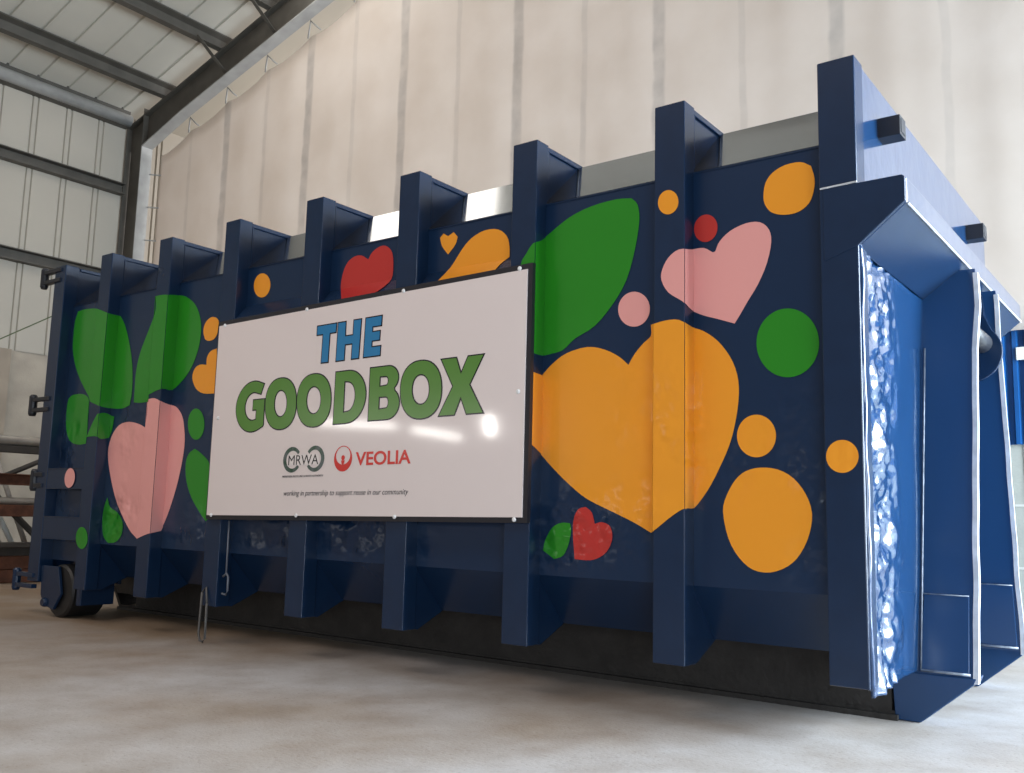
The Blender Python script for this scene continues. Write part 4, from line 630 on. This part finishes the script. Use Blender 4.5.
  [(4.4585,0.0845,1.7124),(4.4572,0.0845,1.7044),(4.4551,0.0845,1.6966),(4.4521,0.0845,1.6892),(4.4484,0.0845,1.6822),(4.4439,0.0845,1.6757),(4.4387,0.0845,1.6697),(4.4329,0.0845,1.6645),(4.4264,0.0845,1.6598),(4.4194,0.0845,1.6559),(4.4121,0.0845,1.6529),(4.4042,0.0845,1.6506),(4.3962,0.0845,1.6491),(4.3879,0.0845,1.6486),(4.3795,0.0845,1.6489),(4.3711,0.0845,1.65),(4.3628,0.0845,1.652),(4.3546,0.0845,1.6549),(4.3467,0.0845,1.6586),(4.3391,0.0845,1.6631),(4.3319,0.0845,1.6683),(4.3253,0.0845,1.6741),(4.3193,0.0845,1.6806),(4.3138,0.0845,1.6877),(4.3091,0.0845,1.6951),(4.3052,0.0845,1.703),(4.3021,0.0845,1.7112),(4.2998,0.0845,1.7195),(4.2984,0.0845,1.728),(4.2979,0.0845,1.7365),(4.2983,0.0845,1.7449),(4.2997,0.0845,1.753),(4.3019,0.0845,1.7611),(4.3049,0.0845,1.7686),(4.3088,0.0845,1.7757),(4.3135,0.0845,1.7824),(4.3188,0.0845,1.7883),(4.3249,0.0845,1.7936),(4.3315,0.0845,1.7983),(4.3387,0.0845,1.8021),(4.3462,0.0845,1.8051),(4.3542,0.0845,1.8072),(4.3624,0.0845,1.8085),(4.3708,0.0845,1.8089),(4.3793,0.0845,1.8084),(4.3877,0.0845,1.8071),(4.3959,0.0845,1.8048),(4.4041,0.0845,1.8018),(4.4119,0.0845,1.7979),(4.4193,0.0845,1.7933),(4.4264,0.0845,1.788),(4.4328,0.0845,1.7821),(4.4387,0.0845,1.7756),(4.4439,0.0845,1.7686),(4.4484,0.0845,1.7612),(4.4521,0.0845,1.7534),(4.4551,0.0845,1.7453),(4.4573,0.0845,1.7372),(4.4585,0.0845,1.7289),(4.4589,0.0845,1.7205)],
 ]),
 ('dot','green',[
  [(5.205,0.0845,1.5005),(5.2041,0.0845,1.4864),(5.2018,0.0845,1.4724),(5.1982,0.0845,1.4589),(5.1933,0.0845,1.446),(5.1872,0.0845,1.4337),(5.18,0.0845,1.4223),(5.1716,0.0845,1.4119),(5.1622,0.0845,1.4024),(5.152,0.0845,1.3942),(5.1409,0.0845,1.3872),(5.1291,0.0845,1.3815),(5.1168,0.0845,1.3772),(5.104,0.0845,1.3744),(5.0908,0.0845,1.373),(5.0775,0.0845,1.3731),(5.0643,0.0845,1.3748),(5.051,0.0845,1.378),(5.038,0.0845,1.3826),(5.0255,0.0845,1.3887),(5.0134,0.0845,1.3963),(5.0021,0.0845,1.405),(4.9917,0.0845,1.415),(4.982,0.0845,1.4262),(4.9735,0.0845,1.4383),(4.9661,0.0845,1.4513),(4.96,0.0845,1.4651),(4.9551,0.0845,1.4793),(4.9517,0.0845,1.4939),(4.9497,0.0845,1.5089),(4.9491,0.0845,1.5237),(4.95,0.0845,1.5385),(4.9524,0.0845,1.5532),(4.9561,0.0845,1.5672),(4.9613,0.0845,1.5806),(4.9678,0.0845,1.5933),(4.9755,0.0845,1.6051),(4.9843,0.0845,1.6157),(4.9943,0.0845,1.6252),(5.0051,0.0845,1.6335),(5.0167,0.0845,1.6402),(5.0291,0.0845,1.6457),(5.0419,0.0845,1.6496),(5.055,0.0845,1.6519),(5.0685,0.0845,1.6527),(5.0819,0.0845,1.652),(5.0953,0.0845,1.6497),(5.1085,0.0845,1.6459),(5.1212,0.0845,1.6407),(5.1335,0.0845,1.6341),(5.1452,0.0845,1.6261),(5.156,0.0845,1.617),(5.166,0.0845,1.6068),(5.1751,0.0845,1.5955),(5.183,0.0845,1.5835),(5.1898,0.0845,1.5707),(5.1955,0.0845,1.5572),(5.1999,0.0845,1.5434),(5.2029,0.0845,1.5293),(5.2046,0.0845,1.5148)],
 ]),
 ('heart','orange',[
  [(3.889,-0.0025,1.1313),(3.8733,-0.0025,1.1445),(3.8598,-0.0025,1.1552),(3.8494,-0.0025,1.1646),(3.8442,-0.0025,1.178),(3.8398,-0.0025,1.2596),(3.8376,-0.0025,1.372),(3.8355,-0.0025,1.4852),(3.8477,-0.0025,1.4819),(3.8599,-0.0025,1.4786),(3.8744,-0.0025,1.474),(3.889,-0.0025,1.4687)],
  [(3.8915,0.087,1.0878),(3.8915,0.0788,1.0924),(3.8915,0.0427,1.1106),(3.8915,0.007,1.1277),(3.8915,0,1.1313),(3.8915,-0,1.4687),(3.8915,0.0095,1.468),(3.8915,0.0446,1.4651),(3.8915,0.0802,1.4621),(3.8915,0.087,1.4677)],
  [(4.4692,0.0845,0.7441),(4.4415,0.0845,0.7582),(4.4136,0.0845,0.7724),(4.3834,0.0845,0.7866),(4.3504,0.0845,0.8007),(4.315,0.0845,0.8149),(4.2773,0.0845,0.8301),(4.2351,0.0845,0.8465),(4.1902,0.0845,0.864),(4.1488,0.0845,0.8827),(4.1146,0.0845,0.9022),(4.0842,0.0845,0.9229),(4.0534,0.0845,0.9455),(4.0197,0.0845,0.9716),(3.9857,0.0845,0.9998),(3.9546,0.0845,1.0265),(3.9288,0.0845,1.0501),(3.9061,0.0845,1.072),(3.889,0.0845,1.0878),(3.889,0.0845,1.4677),(3.9033,0.0845,1.4807),(3.9223,0.0845,1.498),(3.9435,0.0845,1.5146),(3.9669,0.0845,1.5306),(3.9923,0.0845,1.5459),(4.022,0.0845,1.5584),(4.0587,0.0845,1.5684),(4.0994,0.0845,1.5756),(4.1377,0.0845,1.5783),(4.1714,0.0845,1.5748),(4.2028,0.0845,1.5669),(4.2319,0.0845,1.557),(4.259,0.0845,1.5455),(4.2839,0.0845,1.5322),(4.3057,0.0845,1.5186),(4.3234,0.0845,1.5053),(4.3382,0.0845,1.4918),(4.353,0.0845,1.4783),(4.3637,0.0845,1.4951),(4.3745,0.0845,1.5118),(4.3864,0.0845,1.5279),(4.4006,0.0845,1.5434),(4.4159,0.0845,1.5583),(4.4302,0.0845,1.5714),(4.4437,0.0845,1.5812),(4.4563,0.0845,1.5893),(4.4649,0.0845,1.5997),(4.4674,0.0845,1.6144),(4.4661,0.0845,1.6315),(4.4647,0.0845,1.6486),(4.4772,0.0845,1.651),(4.4772,0.0845,0.7495)],
  [(4.524,-0.0025,1.6306),(4.5343,-0.0025,1.6326),(4.5567,-0.0025,1.6369),(4.579,-0.0025,1.6396),(4.6015,-0.0025,1.6406),(4.6238,-0.0025,1.6399),(4.645,-0.0025,1.6357),(4.6646,-0.0025,1.6255),(4.669,-0.0025,1.6223),(4.669,-0.0025,0.8467),(4.6612,-0.0025,0.8452),(4.6407,-0.0025,0.8344),(4.6182,-0.0025,0.8198),(4.5974,-0.0025,0.8053),(4.5795,-0.0025,0.7922),(4.5634,-0.0025,0.7794),(4.5489,-0.0025,0.7682),(4.5368,-0.0025,0.7595),(4.5265,-0.0025,0.7525),(4.524,-0.0025,0.7508)],
  [(4.6715,-0,1.6223),(4.6715,0.0288,1.6185),(4.6715,0.0669,1.6149),(4.6715,0.087,1.6152),(4.6715,0.087,0.8531),(4.6715,0.081,0.8513),(4.6715,0.052,0.8487),(4.6715,0.0197,0.8488),(4.6715,0,0.8467)],
  [(4.669,0.0845,1.6152),(4.678,0.0845,1.6114),(4.6967,0.0845,1.6048),(4.7162,0.0845,1.5954),(4.7373,0.0845,1.582),(4.7591,0.0845,1.5659),(4.7798,0.0845,1.5472),(4.7996,0.0845,1.5252),(4.8182,0.0845,1.5006),(4.8342,0.0845,1.4755),(4.8469,0.0845,1.4508),(4.857,0.0845,1.4255),(4.8644,0.0845,1.3997),(4.8692,0.0845,1.374),(4.8714,0.0845,1.3476),(4.8714,0.0845,1.3191),(4.869,0.0845,1.2869),(4.8644,0.0845,1.2526),(4.8583,0.0845,1.2183),(4.8509,0.0845,1.1843),(4.8419,0.0845,1.1504),(4.8315,0.0845,1.1181),(4.8197,0.0845,1.0885),(4.8066,0.0845,1.0604),(4.7925,0.0845,1.0323),(4.7774,0.0845,1.0029),(4.7614,0.0845,0.9733),(4.7454,0.0845,0.9461),(4.729,0.0845,0.9214),(4.7126,0.0845,0.8991),(4.6979,0.0845,0.8808),(4.6874,0.0845,0.8681),(4.6776,0.0845,0.8584),(4.669,0.0845,0.8531)],
  [(4.4772,0.0845,0.7495),(4.5215,0.0845,0.7508),(4.5215,0.0845,1.6306),(4.4772,0.0845,1.651)],
  [(4.5215,0.0845,0.7508),(4.5215,-0.0025,0.7508),(4.5215,-0.0025,1.6306),(4.5215,0.0845,1.6306)],
 ]),
 ('dot','orange',[
  [(5.0259,0.0845,1.1412),(5.0253,0.0845,1.1324),(5.0238,0.0845,1.1236),(5.0216,0.0845,1.1151),(5.0185,0.0845,1.1069),(5.0145,0.0845,1.0991),(5.0099,0.0845,1.0918),(5.0045,0.0845,1.085),(4.9984,0.0845,1.0788),(4.9918,0.0845,1.0734),(4.9847,0.0845,1.0687),(4.977,0.0845,1.0648),(4.9691,0.0845,1.0617),(4.9609,0.0845,1.0596),(4.9524,0.0845,1.0583),(4.9439,0.0845,1.058),(4.9353,0.0845,1.0586),(4.9268,0.0845,1.0601),(4.9185,0.0845,1.0626),(4.9105,0.0845,1.066),(4.9028,0.0845,1.0702),(4.8955,0.0845,1.0752),(4.8889,0.0845,1.081),(4.8827,0.0845,1.0876),(4.8773,0.0845,1.0947),(4.8726,0.0845,1.1024),(4.8686,0.0845,1.1107),(4.8656,0.0845,1.1192),(4.8634,0.0845,1.128),(4.8621,0.0845,1.1371),(4.8617,0.0845,1.1462),(4.8622,0.0845,1.1552),(4.8637,0.0845,1.1643),(4.866,0.0845,1.173),(4.8693,0.0845,1.1813),(4.8734,0.0845,1.1894),(4.8782,0.0845,1.1968),(4.8838,0.0845,1.2037),(4.8901,0.0845,1.2099),(4.8969,0.0845,1.2154),(4.9042,0.0845,1.22),(4.9121,0.0845,1.2238),(4.9202,0.0845,1.2267),(4.9286,0.0845,1.2287),(4.9372,0.0845,1.2297),(4.9458,0.0845,1.2298),(4.9544,0.0845,1.229),(4.9629,0.0845,1.2272),(4.9711,0.0845,1.2245),(4.979,0.0845,1.2209),(4.9866,0.0845,1.2165),(4.9936,0.0845,1.2114),(5.0001,0.0845,1.2055),(5.006,0.0845,1.1988),(5.0112,0.0845,1.1917),(5.0157,0.0845,1.1841),(5.0194,0.0845,1.1759),(5.0223,0.0845,1.1676),(5.0243,0.0845,1.1589),(5.0255,0.0845,1.15)],
 ]),
 ('dot','orange',[
  [(4.799,0.0845,0.8392),(4.8006,0.0845,0.8636),(4.8064,0.0845,0.8835),(4.8147,0.0845,0.9034),(4.8256,0.0845,0.9258),(4.839,0.0845,0.9483),(4.8532,0.0845,0.9675),(4.8673,0.0845,0.9821),(4.8822,0.0845,0.9936),(4.8987,0.0845,1.0027),(4.9169,0.0845,1.0096),(4.9367,0.0845,1.0141),(4.958,0.0845,1.0162),(4.9816,0.0845,1.0163),(5.0065,0.0845,1.0139),(5.0304,0.0845,1.0086),(5.0528,0.0845,0.9999),(5.0741,0.0845,0.9883),(5.0937,0.0845,0.9737),(5.1116,0.0845,0.9557),(5.1278,0.0845,0.9348),(5.1413,0.0845,0.9126),(5.1522,0.0845,0.8891),(5.1604,0.0845,0.8643),(5.1646,0.0845,0.8388),(5.164,0.0845,0.8123),(5.1594,0.0845,0.785),(5.1522,0.0845,0.7583),(5.1426,0.0845,0.732),(5.1303,0.0845,0.7064),(5.1166,0.0845,0.6836),(5.102,0.0845,0.6645),(5.0858,0.0845,0.6483),(5.0673,0.0845,0.6344),(5.0453,0.0845,0.6222),(5.0209,0.0845,0.6124),(4.9963,0.0845,0.6064),(4.9719,0.0845,0.6047),(4.9473,0.0845,0.6069),(4.9242,0.0845,0.6134),(4.9032,0.0845,0.6245),(4.8836,0.0845,0.64),(4.8656,0.0845,0.6587),(4.8489,0.0845,0.6804),(4.8338,0.0845,0.7054),(4.8211,0.0845,0.7338),(4.8107,0.0845,0.7681),(4.8027,0.0845,0.8059)],
 ]),
 ('dot','orange',[
  [(5.3708,-0.0025,1.0485),(5.3703,-0.0025,1.0422),(5.3692,-0.0025,1.036),(5.3675,-0.0025,1.0299),(5.3652,-0.0025,1.024),(5.3622,-0.0025,1.0184),(5.3588,-0.0025,1.0131),(5.3549,-0.0025,1.0083),(5.3504,-0.0025,1.0038),(5.3455,-0.0025,0.9999),(5.3403,-0.0025,0.9965),(5.3347,-0.0025,0.9936),(5.329,-0.0025,0.9914),(5.323,-0.0025,0.9898),(5.3168,-0.0025,0.9889),(5.3106,-0.0025,0.9886),(5.3045,-0.0025,0.989),(5.2983,-0.0025,0.99),(5.2923,-0.0025,0.9917),(5.2866,-0.0025,0.994),(5.281,-0.0025,0.997),(5.2758,-0.0025,1.0005),(5.271,-0.0025,1.0046),(5.2667,-0.0025,1.0092),(5.2628,-0.0025,1.0142),(5.2595,-0.0025,1.0196),(5.2567,-0.0025,1.0255),(5.2546,-0.0025,1.0315),(5.2531,-0.0025,1.0377),(5.2522,-0.0025,1.0442),(5.252,-0.0025,1.0506),(5.2525,-0.0025,1.057),(5.2536,-0.0025,1.0634),(5.2554,-0.0025,1.0696),(5.2578,-0.0025,1.0756),(5.2608,-0.0025,1.0813),(5.2643,-0.0025,1.0867),(5.2684,-0.0025,1.0916),(5.273,-0.0025,1.0961),(5.278,-0.0025,1.1),(5.2833,-0.0025,1.1033),(5.289,-0.0025,1.1061),(5.2949,-0.0025,1.1083),(5.301,-0.0025,1.1098),(5.3072,-0.0025,1.1106),(5.3134,-0.0025,1.1108),(5.3196,-0.0025,1.1103),(5.3258,-0.0025,1.1091),(5.3317,-0.0025,1.1073),(5.3374,-0.0025,1.1048),(5.3428,-0.0025,1.1018),(5.3479,-0.0025,1.0982),(5.3526,-0.0025,1.094),(5.3568,-0.0025,1.0894),(5.3606,-0.0025,1.0844),(5.3637,-0.0025,1.079),(5.3664,-0.0025,1.0732),(5.3684,-0.0025,1.0673),(5.3699,-0.0025,1.0612),(5.3707,-0.0025,1.0548)],
 ]),
 ('leaf','green',[
  [(3.9103,0.0845,0.6469),(3.9135,0.0845,0.6627),(3.9168,0.0845,0.6786),(3.9229,0.0845,0.6954),(3.9333,0.0845,0.7151),(3.9465,0.0845,0.7358),(3.9608,0.0845,0.7525),(3.9761,0.0845,0.7633),(3.9924,0.0845,0.7701),(4.0088,0.0845,0.7745),(4.0248,0.0845,0.776),(4.0408,0.0845,0.775),(4.0567,0.0845,0.7741),(4.0596,0.0845,0.7634),(4.0624,0.0845,0.7527),(4.0631,0.0845,0.7396),(4.0604,0.0845,0.72),(4.0555,0.0845,0.6973),(4.0491,0.0845,0.6762),(4.0416,0.0845,0.6579),(4.0326,0.0845,0.6412),(4.0215,0.0845,0.6279),(4.0071,0.0845,0.6197),(3.9904,0.0845,0.6148),(3.9737,0.0845,0.61),(3.9527,0.0845,0.6222),(3.9315,0.0845,0.6345)],
 ]),
 ('heart','red',[
  [(4.0843,0.0845,0.6152),(4.0797,0.0845,0.6588),(4.0751,0.0845,0.7027),(4.0725,0.0845,0.7398),(4.0727,0.0845,0.7647),(4.0748,0.0845,0.7853),(4.0789,0.0845,0.803),(4.0851,0.0845,0.8182),(4.0932,0.0845,0.8305),(4.1028,0.0845,0.8396),(4.1143,0.0845,0.8445),(4.1272,0.0845,0.8463),(4.1401,0.0845,0.8481),(4.1514,0.0845,0.8408),(4.1626,0.0845,0.8336),(4.172,0.0845,0.8236),(4.1783,0.0845,0.8089),(4.1829,0.0845,0.7915),(4.1874,0.0845,0.7742),(4.1995,0.0845,0.7779),(4.2114,0.0845,0.7817),(4.2238,0.0845,0.7828),(4.2378,0.0845,0.7806),(4.2522,0.0845,0.7758),(4.2637,0.0845,0.7684),(4.2713,0.0845,0.7579),(4.2762,0.0845,0.7447),(4.2784,0.0845,0.7306),(4.2784,0.0845,0.7158),(4.2757,0.0845,0.7001),(4.2701,0.0845,0.6846),(4.2613,0.0845,0.6691),(4.2496,0.0845,0.6538),(4.2347,0.0845,0.6405),(4.2166,0.0845,0.6296),(4.1954,0.0845,0.6206),(4.1715,0.0845,0.6146),(4.1443,0.0845,0.6128),(4.1144,0.0845,0.614)],
 ]),
]

for kind, col, pieces in DECALS:
    bm = new()
    for p in pieces:
        vs = []
        for q in p: vs.append(bm.verts.new(q))
        try: bm.faces.new(vs)
        except ValueError: pass
    me = bpy.data.meshes.new(kind+'_graphic'); bm.to_mesh(me); bm.free()
    o = bpy.data.objects.new(kind+'_graphic', me); COL.objects.link(o); o.parent = K; me.materials.append(CM[col]); o['label'] = col+' vinyl '+kind
    sd = o.modifiers.new('solid', 'SOLIDIFY'); sd.thickness = .001; sd.offset = 0

# ------------------------------------------------------------------ the sign board
SG = thing('sign_board', 'wide white sign board with big green and blue lettering screwed to the container ribs', 'sign', (2.69, -.02, .777))
TILT = .0151; YS = -.034
def sgz(u, z): return z+TILT*(u-2.7)
def sobj(name, bm, mat, **k):
    for v in bm.verts: v.co.z = sgz(v.co.x, v.co.z)
    o = obj(name, bm, mat, **k); o.parent = SG; o.matrix_parent_inverse = Matrix.Translation((-2.69, .02, -.777)); return o
bm = new(); box(bm, 1.514, 3.871, YS, YS+.006, .777, 1.9395); sobj('sign_panel', bm, M_sign)
bm = new(); box(bm, 1.500, 3.897, YS+.006, -.003, .752, 1.968); sobj('backing_frame', bm, M_signedge)
for u, z in ((3.827, 1.948), (3.074, 1.945), (2.324, 1.942), (1.572, 1.937), (1.56, .778), (2.328, .778), (3.076, .775), (3.829, .767), (1.564, 1.363), (3.834, 1.358)):
    bm = new(); lathe(bm, (u, YS, z), (0, -1, 0), [(0, .011), (.004, .011), (.008, .006)], 12); sobj('screw_cap', bm, M_screw)

def flat(name, splines, mat, depth=.0, off=0.0, y=YS-.0015, shear=0.0):
    """filled 2-D outline (holes by even-odd) standing on the sign"""
    cu = bpy.data.curves.new(name, 'CURVE'); cu.dimensions = '2D'; cu.fill_mode = 'BOTH'; cu.offset = off; cu.extrude = .0004
    for sp in splines:
        s = cu.splines.new('POLY'); s.points.add(len(sp)-1); s.use_cyclic_u = True
        for p, q in zip(s.points, sp): p.co = (q[0], q[1], 0, 1)
    return solidify(name, cu, mat, y)
def solidify(name, cu, mat, y, place=None):
    t = bpy.data.objects.new('tmp', cu); COL.objects.link(t)
    dg = bpy.context.evaluated_depsgraph_get(); me = bpy.data.meshes.new_from_object(t.evaluated_get(dg))
    bpy.data.objects.remove(t); bpy.data.curves.remove(cu)
    if place:
        xs = [v.co.x for v in me.vertices]; ys = [v.co.y for v in me.vertices]; u0, u1, z0, z1 = place
        a, b, c, d = min(xs), max(xs), min(ys), max(ys)
        for v in me.vertices: v.co.x = u0+(v.co.x-a)/(b-a)*(u1-u0); v.co.y = z0+(v.co.y-c)/(d-c)*(z1-z0)
    for v in me.vertices:
        u, z, w = v.co; v.co = (u, y-w, sgz(u, z))
    me.name = name; me.materials.clear(); me.materials.append(mat)
    o = bpy.data.objects.new(name, me); COL.objects.link(o); o.parent = SG; o.matrix_parent_inverse = Matrix.Translation((-2.69, .02, -.777)); return o
def text(name, s, place, mat, off=0.0, shear=0.0, y=YS-.0015):
    cu = bpy.data.curves.new(name, 'FONT'); cu.body = s; cu.offset = off; cu.shear = shear; cu.size = 1; cu.extrude = .0004
    return solidify(name, cu, mat, y, place)
def oval(cx, cz, rx, rz, n=40, p=2.25, tilt=0.0):
    o = []
    for k in range(n):
        a = 2*PI*k/n; c, s = math.cos(a), math.sin(a)
        x = rx*math.copysign(abs(c)**(2/p), c); z = rz*math.copysign(abs(s)**(2/p), s); o.append((cx+x+tilt*z, cz+z))
    return o
def arc(cx, cz, rx, rz, a0, a1, n=14):
    return [(cx+rx*math.cos(math.radians(a0+(a1-a0)*k/n)), cz+rz*math.sin(math.radians(a0+(a1-a0)*k/n))) for k in range(n+1)]
L_THE = {
 'T': [[(2.422, 1.831), (2.577, 1.831), (2.574, 1.782), (2.526, 1.782), (2.522, 1.620), (2.468, 1.620), (2.472, 1.782), (2.422, 1.782)]],
 'H': [[(2.592, 1.831), (2.650, 1.831), (2.651, 1.750), (2.713, 1.750), (2.714, 1.831), (2.770, 1.831), (2.762, 1.619), (2.708, 1.619), (2.710, 1.704), (2.652, 1.704), (2.650, 1.619), (2.587, 1.619)]],
 'E': [[(2.806, 1.831), (2.925, 1.831), (2.923, 1.780), (2.858, 1.780), (2.858, 1.750), (2.915, 1.750), (2.914, 1.703), (2.858, 1.703), (2.857, 1.668), (2.924, 1.668), (2.922, 1.619), (2.800, 1.619)]],
}
def ring(cx, rx): return [oval(cx, 1.4135, rx, .148, tilt=-.06), oval(cx, 1.414, rx-.079, .078, p=2.1, tilt=-.06)]
L_GB = {
 'G': [[(1.984, 1.540)]+arc(1.892, 1.413, .155, .149, 68, 292, 30)+[(1.992, 1.292), (1.997, 1.300), (1.997, 1.450), (1.895, 1.450), (1.895, 1.392), (1.928, 1.392), (1.928, 1.334)]+arc(1.896, 1.413, .078, .084, 285, 75, 24)+[(1.960, 1.483)]],
 'O': [ring(2.142, .135), ring(2.423, .139), ring(3.222, .139)],
 'D': [[(2.592, 1.556), (2.690, 1.556)]+arc(2.692, 1.4145, .138, .1415, 84, -84, 24)+[(2.680, 1.272), (2.590, 1.272)], [(2.664, 1.500), (2.690, 1.498)]+arc(2.692, 1.4145, .060, .082, 80, -80, 16)+[(2.664, 1.330)]],
 'B': [[(2.857, 1.555), (2.985, 1.555)]+arc(2.988, 1.489, .075, .066, 85, -50, 14)+arc(2.992, 1.356, .084, .080, 55, -85, 14)+[(2.985, 1.276), (2.857, 1.276)], [(2.930, 1.504), (2.975, 1.503)]+arc(2.976, 1.477, .018, .025, 70, -70, 8)+[(2.930, 1.450)], [(2.930, 1.396), (2.978, 1.395)]+arc(2.980, 1.363, .020, .031, 70, -70, 8)+[(2.930, 1.330)]],
 'X': [[(3.355, 1.554), (3.451, 1.554), (3.484, 1.472), (3.527, 1.554), (3.622, 1.554), (3.540, 1.414), (3.628, 1.272), (3.527, 1.272), (3.488, 1.356), (3.449, 1.272), (3.350, 1.272), (3.436, 1.414)]],
}
for ch, mat in (('T', M_txt_blue), ('H', M_txt_blue), ('E', M_txt_blue)):
    o = flat('letter', L_THE[ch], M_txt_black, off=.006, y=YS-.0008); flat('letter_fill', L_THE[ch], mat, off=-.001, y=YS-.0022).parent = o
    o['label'] = 'blue letter '+ch
def gl(ch, sp):
    o = flat('letter', sp, M_txt_black, off=.006, y=YS-.0008); f = flat('letter_fill', sp, M_txt_green, off=-.001, y=YS-.0022); f.parent = o
    o['label'] = 'green letter '+ch
gl('G', L_GB['G'])
for sp in L_GB['O']: gl('O', sp)
gl('D', L_GB['D']); gl('B', L_GB['B']); gl('X', L_GB['X'])
# first partner logo: two open rings behind four letters
def cring(cx, a0, a1):
    return [arc(cx, 1.088, .075, .072, a0, a1, 26)+arc(cx+(.004 if a0 < 90 else -.004), 1.088, .053, .050, a1, a0, 26)]
r1 = flat('logo_ring', cring(2.268, 35, 325), M_txt_dkgreen)
r2 = flat('logo_ring', cring(2.458, 215, 505), M_txt_dkgreen)
bm_ = [[(2.235, 1.055), (2.492, 1.055), (2.492, 1.115), (2.235, 1.115)]]
flat('logo_patch', bm_, M_txt_white, y=YS-.0024)
text('logo_letters', 'MRWA', (2.240, 2.488, 1.057, 1.112), M_txt_black, off=.0, y=YS-.0030)
text('logo_caption', 'MERSEYSIDE RECYCLING & WASTE AUTHORITY', (2.195, 2.531, .989, 1.000), M_txt_black)
# second partner logo: red crescent ring with a small figure, and its name
flat('logo_ring', [oval(2.680, 1.0815, .069, .069, p=2), oval(2.680, 1.098, .055, .048, p=2)], M_txt_red)
flat('logo_figure', [oval(2.680, 1.086, .013, .014, p=2, n=18)], M_txt_red)
flat('logo_drop', [[(2.667, 1.072), (2.693, 1.072), (2.690, 1.056), (2.680, 1.046), (2.670, 1.056)]], M_txt_red)
text('logo_name', 'VEOLIA', (2.776, 3.172, 1.041, 1.113), M_txt_red, off=.022)
text('sign_line', 'working in partnership to support reuse in our community', (2.214, 3.164, .878, .916), M_txt_black, off=-.008, shear=.25)
